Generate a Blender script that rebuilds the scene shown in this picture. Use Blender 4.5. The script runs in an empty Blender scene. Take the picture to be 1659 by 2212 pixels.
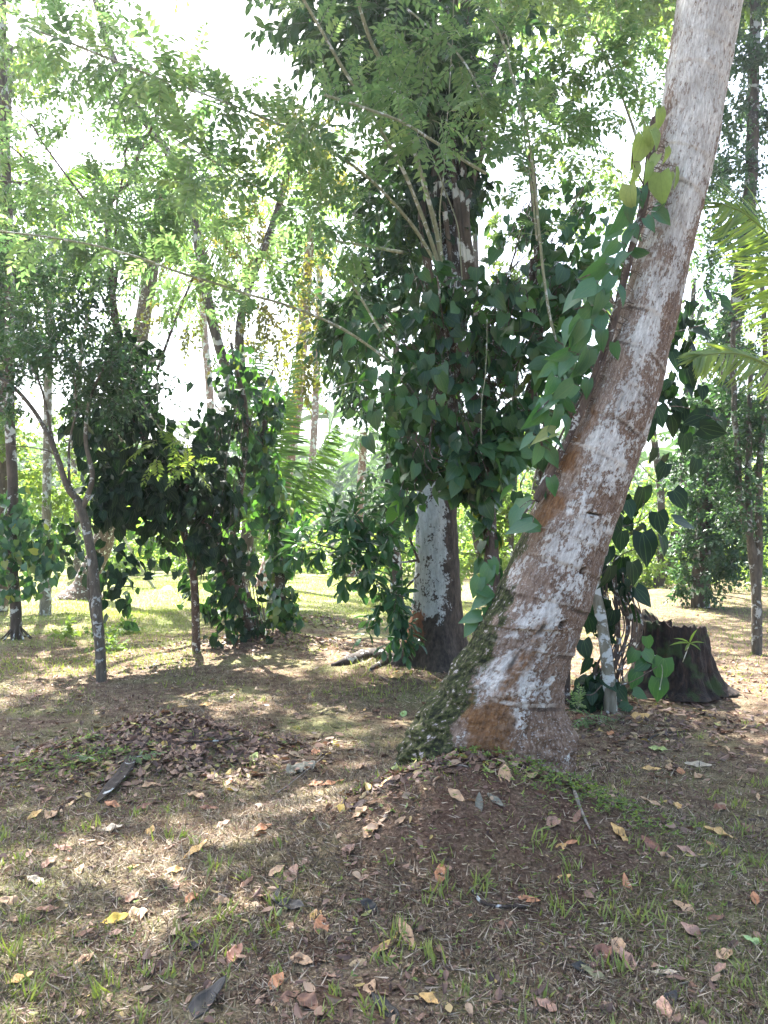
import bpy, math, random
import numpy as np
from mathutils import Vector

rs = np.random.RandomState(11)
random.seed(5)
R = math.radians
scene = bpy.context.scene
col = scene.collection

# ------------------------------------------------------------------ camera, sky, sun, exposure
FPX = 1736.0            # focal length in the 1659 x 2212 picture units used for layout
PITCH = R(1.12)
CAM = np.array([0.0, 0.0, 1.5])
cd = bpy.data.cameras.new("camera")
cam = bpy.data.objects.new("camera", cd)
col.objects.link(cam)
cam.location = CAM
cam.rotation_euler = (R(90) + PITCH, 0, 0)
cd.sensor_fit = 'VERTICAL'
cd.sensor_height = 36.0
cd.lens = 36.0 * FPX / 2212.0
cd.clip_start = 0.05
cd.clip_end = 3000
scene.camera = cam

SUN_EL, SUN_AZ = R(57), R(-20)      # azimuth measured from +Y towards +X
world = bpy.data.worlds.new("World")
scene.world = world
world.use_nodes = True
wn = world.node_tree.nodes
sky = wn.new('ShaderNodeTexSky')
sky.sky_type = 'NISHITA'
sky.sun_disc = False
sky.sun_elevation = SUN_EL
sky.sun_rotation = SUN_AZ
sky.air_density = 1.0
sky.dust_density = 4.0
sky.ozone_density = 1.0
world.node_tree.links.new(sky.outputs[0], wn['Background'].inputs[0])
wn['Background'].inputs[1].default_value = 0.08

sl = bpy.data.lights.new("sun", 'SUN')
sl.energy = 5.0
sl.angle = R(0.5)
sl.color = (1.0, 0.96, 0.90)
so = bpy.data.objects.new("sun", sl)
col.objects.link(so)
sd = Vector((math.sin(SUN_AZ) * math.cos(SUN_EL), math.cos(SUN_AZ) * math.cos(SUN_EL), math.sin(SUN_EL)))
so.rotation_euler = sd.to_track_quat('Z', 'Y').to_euler()
so.location = (0, 0, 30)

scene.view_settings.view_transform = 'Standard'
scene.view_settings.look = 'None'
scene.view_settings.exposure = 3.0
scene.view_settings.gamma = 1
scene.cycles.max_bounces = 8
scene.cycles.diffuse_bounces = 4
scene.cycles.transmission_bounces = 4
scene.cycles.transparent_max_bounces = 4
scene.cycles.volume_bounces = 0

# ------------------------------------------------------------------ maths helpers
def nrm(a):
    a = np.asarray(a, float)
    return a / np.maximum(np.linalg.norm(a, axis=-1, keepdims=True), 1e-9)

_perm = np.random.RandomState(3).rand(64, 64, 64)
def vnoise(p):
    p = np.asarray(p, float)
    i = np.floor(p).astype(int)
    f = p - i
    f = f * f * (3 - 2 * f)
    r = 0
    for dx in (0, 1):
        for dy in (0, 1):
            for dz in (0, 1):
                w = (f[..., 0] if dx else 1 - f[..., 0]) * (f[..., 1] if dy else 1 - f[..., 1]) * (f[..., 2] if dz else 1 - f[..., 2])
                r = r + w * _perm[(i[..., 0] + dx) % 64, (i[..., 1] + dy) % 64, (i[..., 2] + dz) % 64]
    return r * 2 - 1
def fbm(p, o=4):
    p = np.asarray(p, float)
    a, r = 0.5, 0
    for k in range(o):
        r = r + a * vnoise(p + 17.3 * k)
        p = p * 2.03
        a *= 0.5
    return r

MOUNDS = [(0.48, 4.05, 0.30, 0.70, 0.66), (0.52, 3.50, 0.17, 0.80, 0.48), (0.1, 3.75, 0.06, 0.7, 0.5),
          (-1.42, 5.35, 0.24, 0.60, 0.34), (-1.55, 5.0, 0.05, 0.9, 0.5),
          (-1.55, 10.3, 0.18, 0.75, 0.5), (-2.4, 13.2, 0.16, 1.6, 0.9),
          (0.55, 8.7, 0.10, 0.9, 0.7), (2.6, 7.3, 0.07, 0.7, 0.6), (5.9, 17.0, 0.22, 0.9, 0.6),
          (-0.9, 12.4, 0.08, 0.6, 0.4), (1.9, 6.4, 0.05, 0.6, 0.5)]
def H(x, y):
    x = np.asarray(x, float); y = np.asarray(y, float)
    z = np.zeros(np.broadcast(x, y).shape)
    for (mx, my, h, sx, sy) in MOUNDS:
        z = z + h * np.exp(-((x - mx) / sx) ** 2 - ((y - my) / sy) ** 2)
    p = np.stack(np.broadcast_arrays(x, y, 0 * x + 0.5), -1)
    z = z + 0.05 * fbm(p * 0.55 + 9, 3)
    near = np.clip(1 - (y - 9) / 6, 0, 1)
    z = z + near * (0.018 * fbm(p * 4 + 3, 3) + 0.007 * fbm(p * 17, 2))
    return z
def Hn(x, y):
    e = 0.03
    gx = (H(x + e, y) - H(x - e, y)) / (2 * e)
    gy = (H(x, y + e) - H(x, y - e)) / (2 * e)
    return nrm(np.stack([-gx, -gy, np.ones_like(gx)], -1))

FW = np.array([0, math.cos(PITCH), math.sin(PITCH)])
UP = np.array([0, -math.sin(PITCH), math.cos(PITCH)])
def P(px, py, Y):
    """layout point: where the sight line of a picture point reaches depth Y metres"""
    d = FW + np.array([1.0, 0, 0]) * ((px - 829.5) / FPX) + UP * ((1106 - py) / FPX)
    return CAM + d * (Y / d[1])
def G(px, py):
    """layout point on the ground"""
    d = FW + np.array([1.0, 0, 0]) * ((px - 829.5) / FPX) + UP * ((1106 - py) / FPX)
    t = np.arange(1.5, 60, 0.02)
    q = CAM + t[:, None] * d
    below = q[:, 2] < H(q[:, 0], q[:, 1])
    k = int(np.argmax(below)) if below.any() else len(t) - 1
    return q[k]
def base_on_ground(p):
    p = np.array(p, float)
    p[2] = float(H(p[0], p[1])) - 0.02
    return p

def spline(pts, n):
    """Catmull-Rom through points (any dimension)"""
    p = np.asarray(pts, float)
    p = np.vstack([2 * p[0] - p[1], p, 2 * p[-1] - p[-2]])
    m = len(p) - 3
    t = np.linspace(0, m - 1e-6, n)
    k = t.astype(int)
    u = (t - k)[:, None]
    a, b, c, d = p[k], p[k + 1], p[k + 2], p[k + 3]
    return 0.5 * ((2 * b) + (-a + c) * u + (2 * a - 5 * b + 4 * c - d) * u ** 2 + (-a + 3 * b - 3 * c + d) * u ** 3)

# ------------------------------------------------------------------ mesh builder
class MB:
    def __init__(s):
        s.v = []; s.f = []; s.r = []; s.uv = []; s.n = 0
    def add(s, v, f, r=0.5, uv=None):
        v = np.asarray(v, float).reshape(-1, 3)
        s.v.append(v)
        for ff in (f if isinstance(f, list) else [f]):
            ff = np.asarray(ff, int)
            if len(ff):
                s.f.append(ff + s.n)
        s.r.append(np.broadcast_to(np.asarray(r, float), (len(v),)) if np.ndim(r) == 0 else np.asarray(r, float))
        s.uv.append(np.zeros((len(v), 3)) if uv is None else np.asarray(uv, float))
        s.n += len(v)
    def tube(s, pts, rad, sides=7, r=0.5, cap=True):
        pts = np.asarray(pts, float)
        n = len(pts)
        rad = np.broadcast_to(np.asarray(rad, float), (n,))
        t = nrm(np.gradient(pts, axis=0))
        a = np.array([1.0, 0, 0]) if abs(t[0][0]) < 0.8 else np.array([0, 1.0, 0])
        u = np.zeros((n, 3))
        for i in range(n):
            a = a - t[i] * np.dot(a, t[i])
            a = a / max(np.linalg.norm(a), 1e-9)
            u[i] = a
        w = np.cross(t, u)
        th = np.linspace(0, 2 * math.pi, sides, endpoint=False)
        ring = u[:, None] * np.cos(th)[None, :, None] + w[:, None] * np.sin(th)[None, :, None]
        v = pts[:, None] + ring * rad[:, None, None]
        i, j = np.meshgrid(np.arange(n - 1), np.arange(sides), indexing='ij')
        j2 = (j + 1) % sides
        q = np.stack([i * sides + j, i * sides + j2, (i + 1) * sides + j2, (i + 1) * sides + j], -1).reshape(-1, 4)
        fs = [q]
        if cap:
            fs.append(np.arange((n - 1) * sides, n * sides)[None])
            fs.append(np.arange(0, sides)[::-1][None])
        L = np.concatenate([[0], np.cumsum(np.linalg.norm(np.diff(pts, axis=0), axis=1))])
        R0 = float(np.mean(rad))
        uv = np.stack([np.broadcast_to(np.cos(th) * R0, (n, sides)), np.broadcast_to(np.sin(th) * R0, (n, sides)), np.broadcast_to(L[:, None], (n, sides))], -1).reshape(-1, 3)
        s.add(v, fs, r, uv)
        return ring
    def build(s, name, mat, parent=None, smooth=False, extra=None):
        V = np.concatenate(s.v) if s.v else np.zeros((0, 3))
        loc = np.zeros(3)
        if parent is not None:
            loc = np.array(parent.location)
            if parent.parent is not None:
                loc = loc + np.array(parent.parent.location)
        V = V - loc
        m = bpy.data.meshes.new(name)
        m.vertices.add(len(V))
        m.vertices.foreach_set('co', V.ravel())
        li = np.concatenate([f.ravel() for f in s.f])
        sz = np.concatenate([np.full(len(f), f.shape[1]) for f in s.f])
        st = np.concatenate([[0], np.cumsum(sz)[:-1]])
        m.loops.add(len(li))
        m.loops.foreach_set('vertex_index', li)
        m.polygons.add(len(sz))
        m.polygons.foreach_set('loop_start', st)
        m.polygons.foreach_set('use_smooth', np.full(len(sz), smooth))
        m.update(calc_edges=True)
        a = m.attributes.new('rnd', 'FLOAT', 'POINT')
        a.data.foreach_set('value', np.concatenate(s.r))
        a = m.attributes.new('luv', 'FLOAT_VECTOR', 'POINT')
        a.data.foreach_set('vector', np.concatenate(s.uv).ravel())
        for k, val in (extra or {}).items():
            a = m.attributes.new(k, 'FLOAT', 'POINT')
            a.data.foreach_set('value', val)
        m.materials.append(mat)
        o = bpy.data.objects.new(name, m)
        col.objects.link(o)
        if parent is not None:
            o.parent = parent
        return o

def tag(o, label=None, cat=None, group=None, kind=None):
    if label: o['label'] = label
    if cat: o['category'] = cat
    if group: o['group'] = group
    if kind: o['kind'] = kind
    return o
def thing(name, loc, label, cat, group=None):
    e = bpy.data.objects.new(name, None)
    e.empty_display_size = 0.1
    col.objects.link(e)
    e.location = [float(c) for c in loc]
    return tag(e, label, cat, group)

# ------------------------------------------------------------------ leaf templates: tip along y, width along x, normal z, length 1
def strip_leaf(ts, ws, fold, bend, lobes=0.0):
    v, uv = [], []
    for t, w in zip(ts, ws):
        zc = -bend * t * t
        for sgn in (-1, 0, 1):
            x = sgn * w
            yy = t - (lobes if (sgn and t < 0.05) else 0)
            v.append((x, yy, zc + fold * abs(x) * (1 if sgn else 0)))
            uv.append((x, t, 0))
    n = len(ts)
    q, tr = [], []
    for i in range(n - 1):
        a = i * 3
        q.append((a, a + 1, a + 4, a + 3))
        q.append((a + 1, a + 2, a + 5, a + 4))
    return np.array(v), [np.array(q)], np.array(uv)
HEART = strip_leaf([0, .16, .38, .6, .8, .92, 1], [.30, .40, .41, .30, .15, .06, .004], 0.22, 0.22, lobes=0.10)
LANCE = strip_leaf([0, .22, .5, .78, 1], [.02, .17, .23, .15, .004], 0.3, 0.25)
OBOV = strip_leaf([0, .3, .6, .85, 1], [.02, .13, .23, .18, .01], 0.3, 0.2)
BLADE = strip_leaf([0, .45, 1], [.03, .035, .002], 0.4, 0.35)
KITE = (np.array([(0, 0, 0), (.25, .45, .06), (0, 1, -.1), (-.25, .45, .06)]), [np.array([(0, 1, 2), (0, 2, 3)])], np.array([(0, 0, 0), (.25, .45, 0), (0, 1, 0), (-.25, .45, 0)]))

def scatter(mb, tpl, pos, tip, nor, L, W=None, r=None, curl=None):
    tv, tf, tuv = tpl
    pos = np.asarray(pos, float); N = len(pos)
    if N == 0: return
    tip = nrm(np.broadcast_to(tip, (N, 3)))
    nor = np.broadcast_to(nor, (N, 3))
    b = np.cross(tip, nor)
    bad = np.linalg.norm(b, axis=1) < 1e-3
    if bad.any():
        b = b.copy(); b[bad] = np.cross(tip[bad], np.array([0.3, 0.5, 0.8]))
    b = nrm(b)
    n = np.cross(b, tip)
    L = np.broadcast_to(L, (N,)); W = L if W is None else np.broadcast_to(W, (N,))
    c = np.ones(N) if curl is None else curl
    V = pos[:, None] + b[:, None] * (tv[None, :, 0, None] * W[:, None, None]) + tip[:, None] * (tv[None, :, 1, None] * L[:, None, None]) + n[:, None] * (tv[None, :, 2, None] * (L * c)[:, None, None])
    k = len(tv)
    off = (np.arange(N) * k)[:, None, None]
    fs = [(f[None] + off).reshape(-1, f.shape[1]) for f in tf]
    r = rs.rand(N) if r is None else np.broadcast_to(r, (N,))
    mb.add(V.reshape(-1, 3), fs, np.repeat(r, k), np.tile(tuv, (N, 1)))

def sprays(mbl, mbt, start, dr, L, K, tpl, ls, droop=0.3, flat=True, tw=0.003, wf=1.0, term=True, r=None, spread=0.85, jit=0.25, down=0.15):
    """N twigs (or leaf stalks) with K leaves each, in opposite pairs when flat"""
    start = np.asarray(start, float); N = len(start)
    if N == 0: return
    dr = nrm(dr)
    L = np.broadcast_to(L, (N,)).astype(float)
    ls = np.broadcast_to(ls, (N,)).astype(float)
    g = np.array([0, 0, -1.0])
    u = np.linspace(0.18, 0.96, K)
    def pt(uu):
        return start[:, None] + dr[:, None] * (L[:, None, None] * uu[None, :, None]) + g * (droop * L[:, None, None] * (uu ** 2)[None, :, None])
    def tg(uu):
        return nrm(dr[:, None] + g * (2 * droop * uu[None, :, None]))
    p, t = pt(u), tg(u)
    side = np.cross(dr, np.array([0, 0, 1.0]) + 0.35 * rs.randn(N, 3))
    side = nrm(side)[:, None]
    sgn = np.where(np.arange(K) % 2, 1.0, -1.0)[None, :, None]
    upn = nrm(np.cross(side, t))
    if not flat:
        ang = (np.arange(K)[None, :] * 2.4 + rs.rand(N, 1) * 6)[..., None]
        side = side * np.cos(ang) + upn * np.sin(ang)
        sgn = 1.0
    tipd = nrm(t * (1 - spread * 0.5) + side * sgn * spread + jit * rs.randn(N, K, 3) + g * down)
    nr = nrm((upn if flat else nrm(side * -0.3 + np.array([0, 0, 1.0]))) + jit * rs.randn(N, K, 3))
    rr = (rs.rand(N) if r is None else np.broadcast_to(r, (N,)))
    rl = np.clip(np.repeat(rr, K) * 0.65 + 0.35 * rs.rand(N * K), 0, 1)
    lsz = (ls[:, None] * (0.75 + 0.45 * rs.rand(N, K)) * (0.7 + 0.5 * np.sin(math.pi * u))[None]).ravel()
    scatter(mbl, tpl, p.reshape(-1, 3), tipd.reshape(-1, 3), nr.reshape(-1, 3), lsz, lsz * wf, rl)
    if term:
        ue = np.array([1.0])
        scatter(mbl, tpl, pt(ue)[:, 0], tg(ue)[:, 0], upn[:, 0] + 0.2 * rs.randn(N, 3), ls, ls * wf, rr)
    if mbt is not None and tw > 0:
        us = np.array([0, .5, 1.0])
        q = pt(us)
        a = side[:, :1] if flat else nrm(np.cross(dr, np.array([0.1, 0.2, 1.0])))[:, None]
        bb = nrm(np.cross(a, dr[:, None]))
        ww = np.array([1, .7, .3])[None, :, None] * tw
        v = np.stack([q + a * ww, q - a * ww * .5 + bb * ww * .87, q - a * ww * .5 - bb * ww * .87], 2)   # N,3,3,3
        base = (np.arange(N) * 9)[:, None, None]
        f = []
        for s_ in range(2):
            for e in range(3):
                f.append((s_ * 3 + e, s_ * 3 + (e + 1) % 3, s_ * 3 + 3 + (e + 1) % 3, s_ * 3 + 3 + e))
        f = (np.array(f)[None] + base).reshape(-1, 4)
        mbt.add(v.reshape(-1, 3), f, np.repeat(rs.rand(N), 9))

def in_ball(n):
    d = nrm(rs.randn(n, 3))
    return d * (rs.rand(n, 1) ** (1 / 3.0))

def clump(mbl, mbt, c, rad, n, style, r=None):
    """leafy twigs filling an uneven ellipsoid: sub-clusters leave gaps between them"""
    c = np.asarray(c, float); rad = np.asarray(rad, float)
    k = max(3, int(n / 9))
    cc = in_ball(k)
    pick = rs.randint(0, k, n)
    off = cc[pick] * 1.0 + style.get('tight', .15) * rs.randn(n, 3)
    st = c + off * rad
    dr = nrm(off) * 0.5 + 0.75 * rs.randn(n, 3) + np.array([0, 0, style.get('lift', -0.1)])
    rr = np.clip((rs.rand(k)[pick] * 0.6 + 0.4 * rs.rand(n)) if r is None else r, 0, 1)
    sprays(mbl, mbt, st, dr, style['L'] * (0.6 + 0.8 * rs.rand(n)), style['K'], style['tpl'], style['ls'], style.get('droop', .3), style.get('flat', True), style.get('tw', .003), style.get('wf', 1.0), r=rr, spread=style.get('spread', .85), jit=style.get('jit', .25), down=style.get('down', .15))

PINN = dict(dens=0.46, tight=.12, L=0.27, K=12, tpl=KITE, ls=0.066, droop=0.25, tw=0.0018, spread=0.95, jit=0.12, wf=0.95)
PINN_BIG = dict(dens=0.42, tight=.12, L=0.28, K=12, tpl=KITE, ls=0.07, droop=0.25, tw=0.0018, spread=0.95, jit=0.15, wf=1.0)
BROAD = dict(dens=0.85, L=0.35, K=9, tpl=LANCE, ls=0.12, droop=0.25, flat=False, tw=0.003, jit=0.3, down=0.35)
GLOSSY = dict(dens=0.26, L=0.30, K=9, tpl=OBOV, ls=0.13, droop=0.1, flat=False, tw=0.004, jit=0.2, down=0.15)
SMALL = dict(dens=0.7, L=0.25, K=11, tpl=KITE, ls=0.055, droop=0.15, flat=False, tw=0.0025, jit=0.35, down=0.2, wf=1.25)
FINE = dict(dens=0.5, L=0.5, K=14, tpl=KITE, ls=0.10, droop=0.4, flat=False, tw=0.003, jit=0.35, down=0.3, wf=1.1)
FAR = dict(L=1.0, K=10, tpl=KITE, ls=0.34, droop=0.2, flat=False, tw=0, jit=0.5, down=0.2, wf=1.3)

def vine_leaves(mb, path, rad, n, ls, squash=1.0, out=0.5, lo=0.35, mbt=None):
    """broad heart leaves shingled round a climbing stem"""
    path = np.asarray(path, float)
    k = rs.rand(n) * (len(path) - 1)
    i = np.minimum(k.astype(int), len(path) - 2)
    f = (k - i)[:, None]
    c = path[i] * (1 - f) + path[i + 1] * f
    rad = np.asarray(rad, float)
    rr = (rad[i] * (1 - f[:, 0]) + rad[i + 1] * f[:, 0])
    t = nrm(path[i + 1] - path[i])
    a = rs.rand(n) * 2 * math.pi
    e1 = nrm(np.cross(t, np.array([0, 1.0, 0.05])))
    e2 = np.cross(t, e1)
    o = e1 * np.cos(a)[:, None] + e2 * np.sin(a)[:, None] * squash
    lump = 0.72 + 0.75 * fbm(np.stack([np.cos(a) * 1.2, np.sin(a) * 1.2, k * 1.1 + path[0, 0] * 3], -1) + 5, 3)
    d = rr * (lo + (1 - lo) * np.sqrt(rs.rand(n))) * np.clip(lump, .25, 1.5)
    pos = c + o * d[:, None]
    g = np.array([0, 0, -1.0])
    tip = nrm(g * 0.9 + o * 0.45 + 0.45 * rs.randn(n, 3))
    nor = nrm(o * out + np.array([0, 0, 0.55]) + 0.4 * rs.randn(n, 3))
    L = ls * (0.6 + 0.6 * rs.rand(n))
    scatter(mb, HEART, pos, tip, nor, L, L * (0.9 + 0.3 * rs.rand(n)), None, 0.5 + 1.2 * rs.rand(n))
    if mbt is not None:
        m = n // 2
        st = (c + o * (d * 0.25)[:, None])[:m]
        en = pos[:m]
        w = 0.0022
        v = np.stack([st + [w, 0, 0], st - [w, 0, 0], en - [w, 0, 0], en + [w, 0, 0]], 1)
        mbt.add(v.reshape(-1, 3), np.arange(4 * m).reshape(m, 4))

def heart_cloud(mb, c, r3, n, ls, rmax=1.0, face=-.35):
    k = max(2, n // 6)
    cu = in_ball(k); cd_ = nrm(np.array([0, 0, -1.0]) + cu * .7 + .35 * rs.randn(k, 3))
    cn = nrm(cu * .5 + np.array([0, face, .5]) + .3 * rs.randn(k, 3)); cr = rs.rand(k)
    i = rs.randint(0, k, n)
    p = np.asarray(c) + cu[i] * np.asarray(r3) + rs.randn(n, 3) * [.07, .06, .11]
    tip = nrm(cd_[i] + .42 * rs.randn(n, 3)); nor = nrm(cn[i] + .42 * rs.randn(n, 3))
    L = ls * (.5 + .85 * rs.rand(n))
    scatter(mb, HEART, p, tip, nor, L, L * (.8 + .3 * rs.rand(n)), np.clip(.6 * cr[i] + .4 * rs.rand(n), 0, 1) * rmax, .3 + 1.5 * rs.rand(n))

# ------------------------------------------------------------------ materials
def newmat(name):
    m = bpy.data.materials.new(name)
    m.use_nodes = True
    nt = m.node_tree
    b = nt.nodes['Principled BSDF']
    return m, nt, b
def N(nt, t, **kw):
    n = nt.nodes.new(t)
    for k, v in kw.items():
        setattr(n, k, v)
    return n
def ramp(nt, fac, stops, interp='LINEAR'):
    n = N(nt, 'ShaderNodeValToRGB')
    n.color_ramp.interpolation = interp
    e = n.color_ramp.elements
    while len(e) < len(stops): e.new(0.5)
    for x, (p, c) in zip(e, stops):
        x.position = p
        x.color = (*c, 1) if len(c) == 3 else c
    nt.links.new(fac, n.inputs[0])
    return n.outputs[0]
def attr(nt, name, out='Fac'):
    n = N(nt, 'ShaderNodeAttribute', attribute_name=name)
    return n.outputs[out]
def noise(nt, vec, scale, detail=4, rough=0.55, dist=0.0):
    n = N(nt, 'ShaderNodeTexNoise')
    n.inputs['Scale'].default_value = scale
    n.inputs['Detail'].default_value = detail
    n.inputs['Roughness'].default_value = rough
    n.inputs['Distortion'].default_value = dist
    if vec is not None: nt.links.new(vec, n.inputs['Vector'])
    return n.outputs['Fac']
def mapping(nt, vec, sc):
    n = N(nt, 'ShaderNodeMapping')
    n.inputs['Scale'].default_value = sc
    nt.links.new(vec, n.inputs['Vector'])
    return n.outputs[0]
def mix(nt, fac, a, b, mode='MIX'):
    n = N(nt, 'ShaderNodeMix', data_type='RGBA', blend_type=mode)
    for s_, v in ((n.inputs[0], fac), (n.inputs[6], a), (n.inputs[7], b)):
        if isinstance(v, (int, float)): s_.default_value = v
        elif isinstance(v, tuple): s_.default_value = (*v, 1)
        else: nt.links.new(v, s_)
    return n.outputs[2]
def math_(nt, op, a, b=0.0, clamp=False):
    n = N(nt, 'ShaderNodeMath', operation=op, use_clamp=clamp)
    for s_, v in ((n.inputs[0], a), (n.inputs[1], b)):
        if isinstance(v, (int, float)): s_.default_value = v
        else: nt.links.new(v, s_)
    return n.outputs[0]
def bump(nt, b, h, strength, dist=0.01):
    n = N(nt, 'ShaderNodeBump')
    n.inputs['Strength'].default_value = strength
    n.inputs['Distance'].default_value = dist
    nt.links.new(h, n.inputs['Height'])
    nt.links.new(n.outputs[0], b.inputs['Normal'])

def leaf_mat(name, stops, rough=0.45, trans=0.4, tint=(1.5, 1.7, 0.5), veins=False, spec=0.5):
    m, nt, b = newmat(name)
    c = ramp(nt, attr(nt, 'rnd'), stops)
    if veins:
        sx = N(nt, 'ShaderNodeSeparateXYZ')
        nt.links.new(attr(nt, 'luv', 'Vector'), sx.inputs[0])
        ax = math_(nt, 'ABSOLUTE', sx.outputs[0])
        mid = math_(nt, 'LESS_THAN', ax, 0.012)
        # two pairs of arching side veins
        yy = math_(nt, 'MULTIPLY', sx.outputs[1], math_(nt, 'SUBTRACT', 1.0, sx.outputs[1]))
        v1 = math_(nt, 'LESS_THAN', math_(nt, 'ABSOLUTE', math_(nt, 'SUBTRACT', ax, math_(nt, 'MULTIPLY', yy, 0.75))), 0.008)
        v = math_(nt, 'MAXIMUM', mid, v1)
        nz = noise(nt, attr(nt, 'luv', 'Vector'), 7.0, 2)
        c = mix(nt, math_(nt, 'MULTIPLY', v, 0.35), c, (0.16, 0.26, 0.10))
        c = mix(nt, math_(nt, 'MULTIPLY', nz, 0.35), c, (0.02, 0.05, 0.02))
    nt.links.new(c, b.inputs['Base Color'])
    b.inputs['Roughness'].default_value = rough
    b.inputs['Specular IOR Level'].default_value = spec
    tr = N(nt, 'ShaderNodeBsdfTranslucent')
    tc = mix(nt, 1.0, c, tint, 'MULTIPLY')
    nt.links.new(tc, tr.inputs[0])
    mx = N(nt, 'ShaderNodeMixShader')
    mx.inputs[0].default_value = trans
    nt.links.new(b.outputs[0], mx.inputs[1])
    nt.links.new(tr.outputs[0], mx.inputs[2])
    nt.links.new(mx.outputs[0], nt.nodes['Material Output'].inputs[0])
    return m

M = {}
M['pepper'] = leaf_mat('pepper_leaf', [(0, (.012, .042, .027)), (.4, (.038, .10, .052)), (.82, (.08, .17, .07)), (.9, (.10, .20, .06)), (.95, (.11, .17, .05)), (1, (.32, .30, .06))], 0.33, 0.35, (1.6, 1.9, 0.5), True)
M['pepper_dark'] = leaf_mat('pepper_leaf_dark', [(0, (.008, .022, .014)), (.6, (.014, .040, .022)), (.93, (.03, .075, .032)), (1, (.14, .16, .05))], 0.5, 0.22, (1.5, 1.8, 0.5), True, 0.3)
M['pepper_light'] = leaf_mat('pepper_leaf_light', [(0, (.03, .085, .055)), (.5, (.065, .16, .09)), (.85, (.11, .22, .11)), (.96, (.22, .28, .10)), (1, (.45, .42, .12))], 0.36, 0.33, (1.5, 1.8, 0.5), True)
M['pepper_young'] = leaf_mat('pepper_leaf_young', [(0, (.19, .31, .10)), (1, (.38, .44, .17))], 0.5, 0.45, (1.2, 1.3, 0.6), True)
M['pinnate'] = leaf_mat('pinnate_leaf', [(0, (.07, .14, .07)), (.6, (.15, .235, .11)), (1, (.27, .33, .15))], 0.45, 0.58, (1.45, 1.52, 0.95))
M['broad'] = leaf_mat('broad_leaf', [(0, (.02, .05, .027)), (.6, (.045, .10, .05)), (.95, (.09, .16, .06)), (1, (.25, .25, .06))], 0.35, 0.35, (1.6, 1.7, 0.8))
M['glossy'] = leaf_mat('glossy_leaf', [(0, (.02, .065, .035)), (.7, (.045, .12, .06)), (1, (.09, .18, .08))], 0.3, 0.33, (1.7, 1.9, 0.7))
M['olive'] = leaf_mat('olive_leaf', [(0, (.08, .10, .03)), (.6, (.13, .15, .045)), (1, (.26, .20, .06))], 0.5, 0.5, (1.5, 1.4, 0.5))
M['small'] = leaf_mat('small_leaf', [(0, (.025, .06, .032)), (.7, (.055, .115, .06)), (1, (.12, .19, .08))], 0.4, 0.4, (1.6, 1.7, 0.8))
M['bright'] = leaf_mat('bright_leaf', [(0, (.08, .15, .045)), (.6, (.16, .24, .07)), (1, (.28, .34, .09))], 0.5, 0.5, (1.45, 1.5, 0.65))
M['palm'] = leaf_mat('palm_leaf', [(0, (.06, .13, .055)), (.7, (.11, .19, .075)), (1, (.20, .28, .10))], 0.4, 0.45, (1.6, 1.7, 0.5))
M['banana'] = leaf_mat('banana_leaf', [(0, (.08, .20, .05)), (1, (.16, .30, .07))], 0.4, 0.5, (1.5, 1.6, 0.5))
M['frond_bright'] = leaf_mat('frond_bright', [(0, (.10, .19, .06)), (1, (.26, .34, .11))], 0.4, 0.5, (1.4, 1.4, 0.5))
M['far'] = leaf_mat('far_leaf', [(0, (.05, .10, .05)), (1, (.10, .16, .07))], 0.6, 0.3, (1.3, 1.5, 0.5))
M['grass'] = leaf_mat('grass_blade', [(0, (.12, .16, .05)), (.6, (.20, .25, .08)), (1, (.34, .36, .13))], 0.5, 0.4, (1.3, 1.4, 0.5))
M['straw'] = leaf_mat('dry_grass', [(0, (.05, .035, .027)), (.35, (.17, .12, .09)), (.55, (.17, .165, .09)), (.8, (.36, .29, .22)), (1, (.58, .50, .40))], 0.7, 0.3, (1.1, 1.05, 0.8))
M['litter'] = leaf_mat('dead_leaf_litter', [(0, (.05, .03, .025)), (.3, (.12, .07, .055)), (.6, (.20, .12, .09)), (.8, (.30, .19, .13)), (.9, (.36, .27, .18)), (.96, (.40, .30, .08)), (1, (.20, .28, .10))], 0.6, 0.15, (1.2, 1.0, 0.7))

def bark(name, dark, mid, light, lich=(.55, .57, .55), amt=0.5, sc=1.0, bumpd=0.01, moss=None, mossamt=0.5):
    m, nt, b = newmat(name)
    tc = N(nt, 'ShaderNodeTexCoord').outputs['Object']
    st = mapping(nt, tc, (sc, sc, sc * 0.3))
    n1 = noise(nt, st, 14, 6, 0.65)
    c = ramp(nt, n1, [(.3, dark), (.5, mid), (.72, light)])
    n2 = noise(nt, tc, 5.5 * sc, 6, 0.62, 0.4)
    if amt > 0:
        f = ramp(nt, n2, [(0.60 - 0.2 * amt, (0, 0, 0)), (0.63 - 0.2 * amt, (1, 1, 1))])
        c = mix(nt, math_(nt, 'MULTIPLY', f, 0.9), c, lich)
    if moss:
        n3 = noise(nt, tc, 3.0 * sc, 5, 0.6)
        f = ramp(nt, n3, [(0.62 - 0.25 * mossamt, (0, 0, 0)), (0.72 - 0.25 * mossamt, (1, 1, 1))])
        c = mix(nt, f, c, moss)
    nt.links.new(c, b.inputs['Base Color'])
    b.inputs['Roughness'].default_value = 0.9
    bump(nt, b, n1, 0.7, bumpd)
    return m
M['bark_dark'] = bark('dark_bark', (.035, .028, .022), (.075, .058, .045), (.14, .11, .085), amt=0.25)
M['bark_mottled'] = bark('mottled_bark', (.05, .045, .035), (.10, .085, .065), (.18, .15, .12), lich=(.42, .44, .42), amt=0.2, sc=1.8)
M['bark_grey'] = bark('grey_bark', (.09, .085, .06), (.18, .165, .12), (.28, .26, .20), amt=0.4, sc=1.4)
M['bark_green'] = bark('green_branch_bark', (.14, .15, .09), (.24, .25, .16), (.36, .36, .25), amt=0.2, sc=3)
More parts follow.
